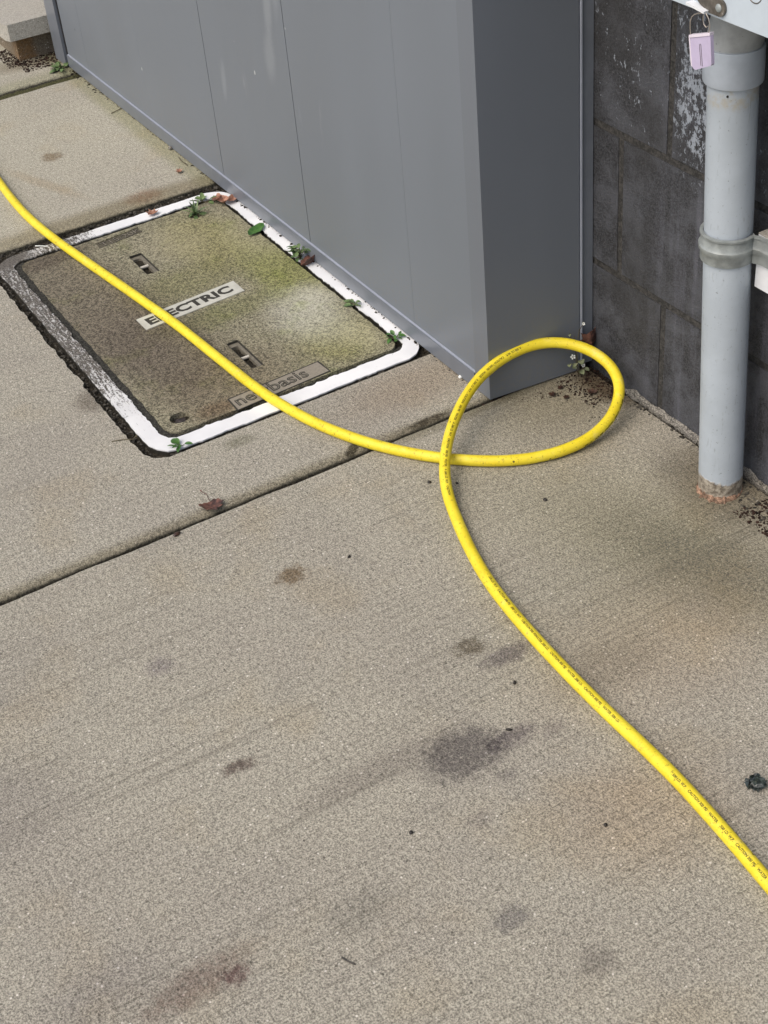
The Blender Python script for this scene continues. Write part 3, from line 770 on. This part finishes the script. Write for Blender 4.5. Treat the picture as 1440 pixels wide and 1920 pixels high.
# leave the pipe and run along to the bolt
ex, ey = path[-1]
bez = [Vector((cx + .0292 * math.cos(R(205)), cy + .0292 * math.sin(R(205)))), Vector((1.100, -1.072)), Vector((1.091, -1.078)), Vector((1.066, -1.078))]
path = path[:30] + [(1.1365, -1.0945), (1.1300, -1.0975), (1.1230, -1.0985), (1.1130, -1.0988), (1.100, -1.0988), (1.085, -1.0988)]
clamp = root('pipe_clamp', (cx, cy, .33), 'galvanised ribbed strap clamp gripping the grey pipe at the white channel', 'clamp')
prof = [(0, -.0175), (.0022, -.0175), (.0026, -.006), (.0046, -.0035), (.0048, .0015), (.0026, .0042), (.0024, .0135), (.0040, .0150), (.0040, .0172), (0, .0178)]
bm = bmesh.new(); band(bm, path, [(d * -1 if False else d, z) for d, z in prof], .3470); obj('strap', bm, M_zinc, clamp, smooth=True)
bm = bmesh.new(); bmesh.ops.create_cone(bm, cap_ends=True, segments=6, radius1=.0075, radius2=.0075, depth=.007)
bm.transform(Matrix.Translation((1.100, -1.0935, .3470)) @ Matrix.Rotation(R(90), 4, 'X')); obj('bolt_head', bm, M_zinc, clamp, bev=.0006)

# ------------------------------------------------------------------ white channel behind the pipe
ch = root('channel_bracket', (.95, -1.10, .315), 'white channel bracket fixed to the block wall behind the grey pipe', 'bracket')
bm = bmesh.new(); box(bm, .70, 1.137, -1.1022, -1.1000, .2960, .3640); obj('front_plate', bm, M_strut, ch, bev=.001)
bm = bmesh.new(); box(bm, .70, 1.137, -1.1268, -1.1000, .3643, .3660); box(bm, .70, 1.137, -1.1268, -1.1026, .2957, .2975); obj('web', bm, M_dust, ch, bev=.0006)
for k in range(2):
    bm = bmesh.new(); box(bm, 1.085 - k * .06, 1.108 - k * .06, -1.119, -1.112, .3662, .3666); obj('slot', bm, M_black, ch)

# ------------------------------------------------------------------ pale box at the top
eb = root('electrical_box', (1.05, -1.05, .655), 'pale blue grey metal box on the wall above the pipe', 'box')
BY = -.985; BZ = .6565
bm = bmesh.new(); box(bm, .55, 1.30, -1.125, BY, BZ, 1.5); obj('box_body', bm, M_boxp, eb, bev=.0015, seg=3)
bm = bmesh.new(); box(bm, .545, 1.30, BY + .0005, BY + .003, BZ - .001, 1.48); obj('box_cover', bm, M_boxp, eb, bev=.001)
# raised round knock-out at the upper right, only its lower rim in view
bm = bmesh.new(); tube(bm, [(1.045 + .0095 * math.cos(a), BY + .0030, .6925 + .0095 * math.sin(a)) for a in [R(190 + 160 * k / 14) for k in range(15)]], .0006, 6)
obj('knockout_rim', bm, M_rust, eb, smooth=True)
# hasp
hs = root('hasp', (1.10, -.979, .665), 'brown steel hasp with a rivet on the lower edge of the pale box', 'hasp')
bm = bmesh.new()
pts = []
hc = (1.0905, .6672)
for k in range(15):
    a = R(-100 + 170 * k / 14); pts.append((hc[0] - .0085 * math.cos(a), hc[1] + .0085 * math.sin(a)))
pts += [(1.108, .6790), (1.128, .6805), (1.132, .6740), (1.118, .6640), (1.104, .6590)]
a = [bm.verts.new((x, BY + .0035, z)) for x, z in pts]; b = [bm.verts.new((x, BY + .0060, z)) for x, z in pts]
bm.faces.new(a); bm.faces.new(b[::-1])
for i in range(len(pts)): bm.faces.new((a[i], a[(i + 1) % len(pts)], b[(i + 1) % len(pts)], b[i]))
obj('hasp_plate', bm, M_rust, hs, bev=.0004)
bm = bmesh.new(); bmesh.ops.create_uvsphere(bm, u_segments=16, v_segments=8, radius=.0042)
for v in bm.verts: v.co = Vector((v.co.x, v.co.y * .45, v.co.z)) + Vector((hc[0], BY + .0062, hc[1]))
obj('rivet', bm, M_zinc, hs, smooth=True)
bm = bmesh.new(); box(bm, -.0135, .0135, -.0045, .0045, -.0011, .0011)
bm.transform(Matrix.Translation((1.1185, BY + .0075, .6615)) @ Matrix.Rotation(R(-6), 4, 'Y')); obj('white_lip', bm, M_strut, hs, bev=.0005)
# wire seal with its tag
sl = root('wire_seal', (1.12, -.975, .60), 'small lilac plastic seal tag hanging on a wire loop from the hasp', 'seal tag')
TY = -.974
def onb(x, z, y=TY): return (x, y, z)
w1 = [(1.1085, .6585), (1.1140, .6572), (1.1195, .6545), (1.1235, .6510), (1.1252, .6462), (1.1248, .6390), (1.1238, .6320)]
w2 = [(1.1030, .6600), (1.0985, .6560), (1.0962, .6500), (1.0965, .6450), (1.0985, .6400)]
w3 = [(1.1060, .6580), (1.1065, .6530), (1.1050, .6485), (1.1015, .6465), (1.0990, .6485)]
bm = bmesh.new()
for w in (w1, w2, w3): tube(bm, [onb(*p) for p in w], .00055, 6)
obj('wire', bm, M_wire, sl, smooth=True)
def quadbox(bm, q, y0, y1):
    a = [bm.verts.new((x, y0, z)) for x, z in q]; b = [bm.verts.new((x, y1, z)) for x, z in q]
    bm.faces.new(a); bm.faces.new(b[::-1])
    for i in range(len(q)): bm.faces.new((a[i], a[(i + 1) % len(q)], b[(i + 1) % len(q)], b[i]))
# sloping quad seen in the photo: top left, top right, bottom right, bottom left
TL, TR, BR, BL = (1.1245, .6312), (1.0945, .6417), (1.0903, .6105), (1.1185, .6000)
bm = bmesh.new(); quadbox(bm, [TL, TR, (BR[0], BR[1] + .002), (BR[0] + .0015, BR[1]), (BL[0] - .0045, BL[1] - .0004), (BL[0] - .001, BL[1] + .0008), (BL[0] + .0008, BL[1] + .0028)], TY - .0035, TY + .0005)
obj('tag_body', bm, M_tag, sl, bev=.0005)
bm = bmesh.new(); quadbox(bm, [(TL[0] + .0004, TL[1] + .0016), (TR[0] - .0004, TR[1] + .0016), (TR[0] - .0002, TR[1] - .0012), (TL[0] + .0002, TL[1] - .0012)], TY - .0040, TY + .0014)
quadbox(bm, [(TL[0] + .0010, TL[1]), (TL[0] - .0008, TL[1]), (BL[0] - .0002, BL[1] + .0018), (BL[0] + .0016, BL[1] + .0030)], TY - .0040, TY + .0010)
obj('tag_rim', bm, M_tagrim, sl, bev=.0003)
mt = ((TL[0] + TR[0]) / 2, (TL[1] + TR[1]) / 2); mb = ((BL[0] + BR[0]) / 2, (BL[1] + BR[1]) / 2)
g0 = (mt[0] * .74 + mb[0] * .26, mt[1] * .74 + mb[1] * .26)
bm = bmesh.new(); tube(bm, [onb(mb[0] + .0011, mb[1] + .0015, TY + .0006), onb(g0[0] + .0011, g0[1] - .001, TY + .0006), onb(g0[0], g0[1], TY + .0006), onb(g0[0] - .0011, g0[1] - .001, TY + .0006), onb(mb[0] - .0011, mb[1] + .0015, TY + .0006)], .00028, 6)
obj('tag_slot', bm, M_ink, sl, smooth=True)

# ------------------------------------------------------------------ hose
HOSE = [(2.7901,-0.6382,0.0077), (2.6651,-0.6276,0.0077), (2.5747,-0.6221,0.0077), (2.4988,-0.6206,0.0077), (2.4264,-0.6246,0.0077), (2.3517,-0.6314,0.0077), (2.2717,-0.6417,0.0077), (2.1926,-0.6517,0.0077), (2.1060,-0.6633,0.0077), (2.0485,-0.6697,0.0077), (2.0100,-0.6752,0.0077), (1.9667,-0.6798,0.0077), (1.9085,-0.6843,0.0077), (1.8527,-0.6880,0.0077), (1.8001,-0.6922,0.0077), (1.7460,-0.6956,0.0077), (1.7003,-0.7015,0.0077), (1.6584,-0.7086,0.0077), (1.6193,-0.7173,0.0077), (1.5845,-0.7269,0.0077), (1.5477,-0.7408,0.0077), (1.5054,-0.7593,0.0077), (1.4694,-0.7807,0.0077), (1.4385,-0.8020,0.0077), (1.4160,-0.8204,0.0077), (1.3971,-0.8383,0.0077), (1.3771,-0.8594,0.0077), (1.3555,-0.8880,0.0077), (1.3384,-0.9195,0.0077), (1.3272,-0.9642,0.0077), (1.3240,-1.0019,0.0117), (1.3323,-1.0424,0.0197), (1.3490,-1.0706,0.0297), (1.3707,-1.0910,0.0407), (1.3992,-1.0999,0.0507), (1.4326,-1.0947,0.0607), (1.4611,-1.0769,0.0677), (1.4827,-1.0510,0.0707), (1.4933,-1.0171,0.0707), (1.4943,-0.9767,0.0657), (1.4857,-0.9345,0.0577), (1.4701,-0.9025,0.0497), (1.4512,-0.8738,0.0417), (1.4283,-0.8464,0.0342), (1.3974,-0.8179,0.0272), (1.3680,-0.7968,0.0187), (1.3353,-0.7807,0.0117), (1.2930,-0.7663,0.0082), (1.2357,-0.7474,0.0077), (1.1772,-0.7322,0.0077), (1.1228,-0.7240,0.0077), (1.0532,-0.7174,0.0077), (0.9768,-0.7143,0.0077), (0.9070,-0.7129,0.0077), (0.8448,-0.7144,0.0077), (0.7916,-0.7138,0.0077), (0.7373,-0.7099,0.0077), (0.6886,-0.7055,0.0077), (0.6412,-0.7004,0.0077), (0.6082,-0.6970,0.0077), (.50,-.685,.0094), (.30,-.66,.0094)]
HP = [Vector(p) for p in HOSE]
# smooth the traced points a little, then Catmull-Rom
for _ in range(1):
    Q = HP[:]
    for i in range(1, len(HP) - 1): Q[i] = HP[i] * .6 + (HP[i - 1] + HP[i + 1]) * .2
    HP = Q
path = []
for i in range(len(HP) - 1):
    p0, p1, p2, p3 = HP[max(i - 1, 0)], HP[i], HP[i + 1], HP[min(i + 2, len(HP) - 1)]
    k = max(3, int((p2 - p1).length / .004))
    for j in range(k):
        t = j / k; path.append(.5 * ((2 * p1) + (-p0 + p2) * t + (2 * p0 - 5 * p1 + 4 * p2 - p3) * t * t + (-p0 + 3 * p1 - 3 * p2 + p3) * t ** 3))
path.append(HP[-1])
HR = .0077
S_ = [0.0]
for a, b in zip(path, path[1:]): S_.append(S_[-1] + (b - a).length)
FACING = Vector((-.66, .42, .62)).normalized()
def hframe(i):
    t = (path[min(i + 1, len(path) - 1)] - path[max(i - 1, 0)]).normalized()
    n = (FACING - t * FACING.dot(t)).normalized(); return t, n, t.cross(n)
bm = bmesh.new(); uvl = bm.loops.layers.uv.new('UVMap'); seg = 28; rings = []
for i, p in enumerate(path):
    t, n, s = hframe(i); rings.append([bm.verts.new(p + HR * (1 + .03 * noise.noise(p * 18)) * (math.cos(2 * math.pi * k / seg) * n + math.sin(2 * math.pi * k / seg) * s)) for k in range(seg)])
for i in range(len(rings) - 1):
    for k in range(seg):
        k2 = (k + 1) % seg
        f = bm.faces.new((rings[i][k], rings[i][k2], rings[i + 1][k2], rings[i + 1][k]))
        for lp, (u, v) in zip(f.loops, ((S_[i], k / seg), (S_[i], (k + 1) / seg), (S_[i + 1], (k + 1) / seg), (S_[i + 1], k / seg))): lp[uvl].uv = (u, v)
bm.faces.new(rings[0][::-1]); bm.faces.new(rings[-1])
hose = root('garden_hose', (1.3928, -.83, 0), 'yellow garden hose with one raised loop beside the cabinet corner', 'hose')
hb = obj('hose_body', bm, M_hose, hose, smooth=2)
def near_s(x, y, lo=0, hi=99):
    best = None
    for i, p in enumerate(path):
        if lo <= S_[i] <= hi:
            d = (p.x - x) ** 2 + (p.y - y) ** 2
            if best is None or d < best[0]: best = (d, S_[i])
    return best[1]
import bisect
def hose_point(s, ang, rad):
    i = max(0, min(len(path) - 2, bisect.bisect(S_, s) - 1)); f = (s - S_[i]) / max(1e-9, S_[i + 1] - S_[i])
    p = path[i].lerp(path[i + 1], f); t, n, q = hframe(i); t2, n2, q2 = hframe(i + 1)
    n = n.lerp(n2, f).normalized(); q = q.lerp(q2, f).normalized()
    return p + rad * (math.cos(ang) * n + math.sin(ang) * q)
def hose_print(strings, s0, s1, a0, a1, size=.0042, gap=.004, flip=False):
    s = s0; k = 0; out = bmesh.new()
    while s < s1:
        tb = text_bm(strings[k % len(strings)], size, (0, 0, 0), 0, .95, 0, .00012, 1.0); k += 1
        xs = [v.co.x for v in tb.verts]; w = max(xs) - min(xs)
        if s + w > s1 + .03: tb.free(); break
        for v in tb.verts:
            u = (w - v.co.x) if flip else v.co.x
            h = v.co.y - size * .35
            if flip: h = -h
            fr = (s + u - s0) / (s1 - s0)
            v.co = hose_point(s + u, a0 + (a1 - a0) * fr - h / HR * (1), HR * (1 + .03 * noise.noise(path[max(0, min(len(path) - 1, bisect.bisect(S_, s + u) - 1))] * 18)) + .00014)
        me = bpy.data.meshes.new('t'); tb.to_mesh(me); tb.free(); out.from_mesh(me); bpy.data.meshes.remove(me)
        s += w + gap
    obj('hose_print', out, M_print, hb)
sA = near_s(1.330, -1.045); sB = near_s(1.3945, -1.0945)
sC = near_s(1.4780, -1.005); sD = near_s(1.3300, -.775, sC)
hose_print(['.500 I.D.', 'W.P. 300', 'CAUTION'], near_s(1.325, -.99), near_s(1.352, -1.075), R(60), R(50))
hose_print(['A .500 I.D. W.P.', 'CAUTION', '300 PSI', 'WATER'], sC, sD, R(8), R(-18))
hose_print(['.500 I.D. W.P.', 'CAUTION 300 PSI'], near_s(1.165, -.729, sD), near_s(1.056, -.717, sD), R(-34), R(-26))
hose_print(['WATER .500 I.D.', 'CAUTION 300 PSI'], near_s(1.046, -.7163, sD), near_s(.908, -.712, sD), R(-24), R(-16))
hose_print(['.500 I.D. W.P.', 'CAUTION 300 PSI', 'WATER'], near_s(.797, -.712, sD), near_s(.61, -.697, sD), R(-10), R(-12))

# ------------------------------------------------------------------ leaves
def flat_leaf(outline, size, loc, yaw, curl=.25, fold=.0, zbase=.001, tilt=(0, 0), seed=0):
    """outline: list of (x,y) unit coordinates; fan triangulated and bent"""
    bm = bmesh.new(); c = bm.verts.new((0, 0, 0)); prev = None; R1 = []; R2 = []
    dn = jag(outline, .08, .03, 4, seed)
    for x, y in dn: R1.append(bm.verts.new((x * .55, y * .55, 0))); R2.append(bm.verts.new((x, y, 0)))
    n = len(dn)
    for i in range(n):
        j = (i + 1) % n; bm.faces.new((c, R1[i], R1[j])); bm.faces.new((R1[i], R2[i], R2[j], R1[j]))
    for v in bm.verts:
        x, y = v.co.x, v.co.y; rr = math.hypot(x, y)
        v.co.z = curl * rr * rr + fold * abs(x) + .12 * noise.noise(Vector((x * 2.5 + seed, y * 2.5, seed))) * (rr + .2)
    bm.transform(Matrix.Rotation(yaw, 4, 'Z') @ Matrix.Rotation(tilt[0], 4, 'X') @ Matrix.Rotation(tilt[1], 4, 'Y') @ Matrix.Scale(size, 4))
    mz = min(v.co.z for v in bm.verts)
    bmesh.ops.translate(bm, verts=bm.verts, vec=Vector(loc) + Vector((0, 0, zbase - mz)))
    r = bmesh.ops.solidify(bm, geom=bm.faces[:], thickness=.0003)
    return bm
OVAL = [(0, -1), (.35, -.6), (.5, 0), (.35, .6), (0, 1), (-.35, .6), (-.5, 0), (-.35, -.6)]
MAPLE = [(0, 1.0), (.16, .55), (.40, .62), (.36, .35), (.95, .45), (.70, .12), (.80, -.10), (.45, -.30), (.40, -.62), (.10, -.5), (0, -.55),
         (-.10, -.5), (-.45, -.65), (-.45, -.30), (-.85, -.15), (-.70, .12), (-.90, .50), (-.36, .35), (-.38, .66), (-.16, .55)]
TORN = [(0, 1), (.3, .7), (.7, .8), (.6, .2), (.95, -.1), (.5, -.5), (.4, -.9), (0, -.7), (-.5, -.95), (-.6, -.3), (-.95, 0), (-.5, .4), (-.6, .9)]

ml = root('dead_leaf', (1.518, -.5215, 0), 'curled brown maple leaf lying on the slab joint', 'leaf')
bm = flat_leaf([(0, 1.0), (.25, .62), (.62, .80), (.62, .40), (1.0, .35), (.82, .02), (.85, -.35), (.45, -.55), (.15, -.62), (-.2, -.6), (-.6, -.62), (-.8, -.3), (-.85, .05), (-1.0, .42), (-.58, .42), (-.60, .80), (-.25, .60)], .0180, (1.516, -.5215, -.001), R(95), .22, .22, .0012, (R(8), R(-8)), 2.0); obj('blade', bm, M_leafbrown, ml, smooth=True)
bm = bmesh.new(); tube(bm, [(1.524, -.524, .006), (1.535, -.5255, .009), (1.543, -.5235, .008), (1.548, -.5225, .009)], [.0006, .0005, .0005, .0011], 6); obj('stalk', bm, M_leafbrown, ml, smooth=True)

def leaf_thing(name, outl, size, loc, yaw, mat, label, cat='leaf', group=None, **k):
    bm = flat_leaf(outl, size, loc, yaw, **k); thing(name, bm, mat, label, cat, (loc[0], loc[1], loc[2]), group, smooth=True)
lf = root('dead_leaf', (2.330, -.938, 0), 'crumpled pale tan leaf at the far cabinet-side corner of the white frame', 'leaf')
for k, (x, y, yaw, sz) in enumerate(((2.338, -.9285, R(60), .018), (2.322, -.933, R(75), .022), (2.318, -.9475, R(40), .017))):
    obj('blade', flat_leaf(OVAL, sz, (x, y, .0), yaw, .35, .5, .002, (R(8), R(15 - 14 * k)), 3.1 * k), M_leafpink, lf, smooth=True)
leaf_thing('dead_leaf', TORN, .0115, (2.366, -.812, 0), R(20), M_leafpink, 'small torn rust-brown leaf fragment on the far side of the white frame', curl=.3, fold=.3, seed=5.0)
leaf_thing('dead_leaf', OVAL, .026, (2.022, -.9535, 0), R(20), M_leafbrown, 'narrow brown leaf wedged between white frame and cabinet beside a weed', curl=.2, fold=.8, tilt=(0, R(25)), seed=8.0)
leaf_thing('dead_leaf', OVAL, .016, (1.403, -1.1080, 0), R(60), M_leafdark, 'dark wet narrow leaf on the slab inside the hose loop', curl=.1, fold=.4, seed=9.0)
leaf_thing('dead_leaf', TORN, .018, (1.470, -1.1165, .035), R(60), M_leafbrown, 'red-brown leaf stuck upright between cabinet end and block wall', curl=.3, fold=.5, tilt=(R(75), R(20)), seed=10.0)
for k, (x, y, ll) in enumerate(((1.437, -1.047, 'dark red leaf scrap nearest the middle of the hose loop'), (1.455, -1.035, 'dark red leaf scrap leftmost of those below the cabinet end panel'), (1.425, -1.083, 'dark leaf scrap just above the long wet leaf inside the hose loop'), (1.462, -1.055, 'dark leaf scrap closest to the cabinet end panel and litter'))):
    leaf_thing('leaf_scrap', TORN, .005 + .0012 * (k % 3), (x, y, 0), R(70 * k), M_leafdark, ll, 'leaf scrap', 'leaf scraps below the cabinet end panel', curl=.2, fold=.3, seed=11.0 + k)
leaf_thing('leaf_scrap', TORN, .0075, (2.492, -.923, 0), R(30), M_leafpink, 'yellowish brown leaf scrap on the far slab near the pit frame', 'leaf scrap', curl=.6, fold=.3, seed=19.0)
leaf_thing('green_leaf', OVAL, .024, (2.186, -.9305, 0), R(30), M_deep, 'flat bright green leaf lying on the white frame edge', curl=.15, fold=.2, seed=21.0)

# ------------------------------------------------------------------ weeds
def blade(bm, base, yaw, length, w, lean, droop=.3):
    rows = []; d = Vector((math.cos(yaw), math.sin(yaw), 0)); s = Vector((-d.y, d.x, 0))
    for k in range(7):
        t = k / 6; a = lean + droop * t * t
        p = base + (d * math.sin(a) + Vector((0, 0, math.cos(a)))) * length * t
        ww = w * math.sin(math.pi * min(1, .15 + t * .85)) * .5 + 1e-5
        rows.append((bm.verts.new(p - s * ww + Vector((0, 0, ww * .4))), bm.verts.new(p), bm.verts.new(p + s * ww + Vector((0, 0, ww * .4)))))
    for a, b in zip(rows, rows[1:]):
        bm.faces.new((a[0], a[1], b[1], b[0])); bm.faces.new((a[1], a[2], b[2], b[1]))
def oval_leaf(bm, c, yaw, pitch, L, w, roll=0):
    M = Matrix.Translation(c) @ Matrix.Rotation(yaw, 4, 'Z') @ Matrix.Rotation(-pitch, 4, 'Y') @ Matrix.Rotation(roll, 4, 'X')
    rows = []
    for k in range(6):
        t = k / 5; ww = w * .5 * math.sin(math.pi * min(1, .1 + t * .88)) ** .7 + 1e-5
        rows.append([bm.verts.new(M @ Vector((L * t, y, abs(y) * .35 - .25 * L * t * t))) for y in (-ww, 0, ww)])
    for a, b in zip(rows, rows[1:]):
        bm.faces.new((a[0], a[1], b[1], b[0])); bm.faces.new((a[1], a[2], b[2], b[1]))
def weed(loc, n, size, mat, label, seed, blades=0, blen=.03, low=.5, spread=.5):
    r = random.Random(seed); loc = Vector(loc); o = root('weed', loc, label, 'weed')
    b = bmesh.new(); s = bmesh.new()
    for k in range(n):
        yaw = r.uniform(0, 6.28); L = size * r.uniform(.6, 1.15); h = r.uniform(0, size * low)
        d = Vector((math.cos(yaw), math.sin(yaw), 0)) * size * spread * r.random()
        tip = loc + d + Vector((0, 0, h + .002)); tube(s, [loc, loc + d * .5 + Vector((0, 0, h * .7)), tip], .0005, 5)
        oval_leaf(b, tip, yaw + r.uniform(-.5, .5), r.uniform(-.1, .7), L, L * r.uniform(.45, .75), r.uniform(-.4, .4))
    for k in range(blades): blade(b, loc + Vector((r.uniform(-.3, .3), r.uniform(-.3, .3), 0)) * size * .5, r.uniform(0, 6.28), blen * r.uniform(.6, 1.1), size * .22, r.uniform(.15, .9))
    obj('foliage', b, mat, o, smooth=True); obj('stems', s, M_stem, o, smooth=True) if n else s.free()
    return o
weed((2.315, -.8745, -.003), 6, .016, M_green, 'grassy green tuft growing from the far bolt hole of the pit cover', 3, 13, .030, .2)
weed((2.352, -.905, -.001), 10, .016, M_green, 'low leafy weed on the rounded far corner of the white frame', 5, 0, 0, .25, .9)
weed((2.046, -.9420, -.001), 26, .0125, M_green, 'bushy light green weed against the trim midway along the white frame', 6, 3, .03, 1.7, .9)
weed((1.856, -.9390, -.001), 12, .0105, M_green, 'small green clover-like weed on the inner edge of the white frame', 8, 0, 0, .5, .8)
weed((1.731, -.9385, -.001), 11, .0105, M_deep, 'dark green sprig at the near inside corner of the white frame by the cabinet', 9, 0, 0, .5, .9)
weed((1.672, -.548, .0), 9, .012, M_deep, 'flat dark green weed at the near left corner of the white frame', 12, 0, 0, .1, .9)
weed((3.150, -.937, -.002), 18, .016, M_green, 'green weed in the far joint at the cabinet end post', 14, 6, .035, .6, 1.1)

cw = root('flowering_weed', (1.474, -1.096, 0), 'spindly weed with tiny white flowers at the cabinet and wall corner', 'weed')
sb = bmesh.new(); fb = bmesh.new()
stems = [[(1.474, -1.096, 0), (1.470, -1.094, .016), (1.470, -1.087, .030), (1.470, -1.0825, .0385)],
         [(1.474, -1.096, 0), (1.468, -1.098, .010), (1.470, -1.100, .0175)],
         [(1.474, -1.096, 0), (1.476, -1.092, .040), (1.474, -1.083, .066), (1.472, -1.0790, .0790)],
         [(1.474, -1.096, 0), (1.478, -1.095, .045), (1.474, -1.097, .075), (1.470, -1.1010, .0865)],
         [(1.474, -1.096, 0), (1.472, -1.088, .050), (1.471, -1.086, .072)], [(1.474, -1.096, 0), (1.470, -1.088, .018), (1.470, -1.078, .030)]]
for s in stems: tube(sb, s, .00045, 5)
obj('stems', sb, M_stem, cw, smooth=True)
for (p, L, yw, pt) in (((1.468, -1.0955, .029), .013, 2.6, .3), ((1.468, -1.087, .027), .010, 2.2, .2), ((1.469, -1.0765, .029), .008, 2.4, .3), ((1.468, -1.080, .024), .007, 3.5, .1),
                       ((1.467, -1.095, .012), .010, 2.8, .2), ((1.467, -1.101, .013), .008, 3.4, .2), ((1.471, -1.0785, .077), .005, 2.4, .2), ((1.469, -1.0905, .020), .008, 2.0, .4)):
    oval_leaf(fb, Vector(p), yw, pt, L, L * .8, .3)
obj('foliage', fb, M_dull, cw, smooth=True)
def flower(c, rr):
    b = bmesh.new()
    n = FACING
    t = n.cross(Vector((0, 0, 1))).normalized(); u = n.cross(t)
    for k in range(5):
        a = 2 * math.pi * k / 5; d = t * math.cos(a) + u * math.sin(a); e = n.cross(d)
        q = [c + d * rr * .15, c + d * rr * .6 + e * rr * .34, c + d * rr + e * rr * .18, c + d * rr - e * rr * .18, c + d * rr * .6 - e * rr * .34]
        b.faces.new([b.verts.new(x + n * .0003 * (i > 0)) for i, x in enumerate(q)])
    f = obj('flower', b, M_petal, cw)
flower(Vector((1.4695, -1.0825, .0390)), .0038); flower(Vector((1.4690, -1.1003, .0180)), .0030); flower(Vector((1.4690, -1.1010, .0870)), .0024)

# ------------------------------------------------------------------ small loose bits
def pellet(x, y, a, b, c, yaw, label, name='seed', cat='seed', mat=None, group=None, seed=0):
    bm = bmesh.new(); bmesh.ops.create_icosphere(bm, subdivisions=2, radius=1)
    for v in bm.verts:
        v.co = Vector((v.co.x * a, v.co.y * b, v.co.z * c)) * (1 + .22 * noise.noise(v.co * 1.7 + Vector((seed, 0, 0))))
    bm.transform(Matrix.Translation((x, y, c * .8)) @ Matrix.Rotation(yaw, 4, 'Z'))
    thing(name, bm, mat or M_seed, label, cat, (x, y, 0), group, smooth=True)
PG = 'black seeds scattered on the near slab'
for k, (x, y, a, b, lab) in enumerate((
        (1.2633, -.8847, .0032, .0026, 'round black seed on the slab right of the hose below the loop'),
        (1.3155, -.6199, .0016, .0028, 'thin dark seed left of the hose, between the slab joint and the brown stain'),
        (1.0107, -.6614, .0018, .0032, 'oval black seed between the hose and the two middle stains'),
        (.8946, -.4522, .0022, .0022, 'round black seed below the largest dark stain'),
        (1.3865, -.7842, .0030, .0030, 'dark crumb just left of the hose crossing'),
        (1.3622, -.8125, .0016, .0026, 'small dark seed just inside the bend below the hose crossing'),
        (.955, -.615, .0014, .0040, 'short dark sliver above the largest dark stain'),
        (.79, -.62, .0022, .0022, 'black seed near the lower right hose stretch'))):
    pellet(x, y, a, b, .0017, .4 * k, lab, group=PG, seed=k * 3.0)
pellet(1.4901, -.4597, .003, .006, .002, .3, 'dark brown crumb beside the slab joint near the maple leaf', 'crumb', 'crumb', M_leafdark, seed=30)
pellet(1.5735, -.9560, .0032, .0032, .003, 0, 'small round white pebble at the foot of the cabinet corner', 'pebble', 'pebble', M_petal, seed=41)
pellet(2.60, -.9535, .0042, .0042, .004, 0, 'small grey pebble against the cabinet trim on the far slab', 'pebble', 'pebble', M_cement, seed=43)
pellet(1.385, -.835, .0009, .0009, .0009, 0, 'tiny black seed stuck by the hose crossing', seed=47)

def twig(pts, r, label, mat=M_stem):
    bm = bmesh.new(); tube(bm, pts, r, 6); thing('twig', bm, mat, label, 'twig', (pts[0][0], pts[0][1], 0), None, smooth=True)
twig([(.790, -.3255, .0012), (.797, -.3215, .0014), (.804, -.3190, .0012)], .0009, 'short dark twig at the bottom middle of the near slab', M_seed)
twig([(2.845, -.930, .0015), (2.850, -.9480, .002), (2.858, -.9600, .0015)], .0009, 'thin dark twig on the far slab near the cabinet')
twig([(2.555, -.950, .0015), (2.535, -.9460, .003), (2.510, -.9480, .0015)], .0009, 'curved twig against the cabinet trim on the far slab')
twig([(1.742, -.472, .0012), (1.735, -.488, .0015), (1.728, -.4990, .0012), (1.733, -.508, .002)], .0007, 'curved thin twig on the middle slab beside the white frame')
twig([(2.388, -.595, .002), (2.376, -.606, .003), (2.372, -.612, .002)], .0009, 'white sliver of paint near the worn frame corner', M_petal)

# crumpled dark film scrap at the right edge
bm = bmesh.new(); r2 = random.Random(4)
n = 9; g = []
for i in range(n):
    g.append([])
    for j in range(n):
        x = (i / (n - 1) - .5); y = (j / (n - 1) - .5); rr = math.hypot(x, y)
        sc_ = .0215 * (1 - .25 * r2.random() * (rr > .4))
        g[-1].append(bm.verts.new((.7446 + x * sc_ * 1.0 + r2.uniform(-.0008, .0008), -.7790 + y * sc_ + r2.uniform(-.0008, .0008), .0035 + r2.uniform(-.0022, .0030))))
for i in range(n - 1):
    for j in range(n - 1):
        if (i in (0, n - 2) and j in (0, n - 2)) or (i == 6 and j == 2): continue
        bm.faces.new((g[i][j], g[i + 1][j], g[i + 1][j + 1], g[i][j + 1]))
thing('plastic_scrap', bm, M_scrap, 'crumpled shiny black plastic scrap at the right edge of the near slab', 'scrap', (.7446, -.779, 0))
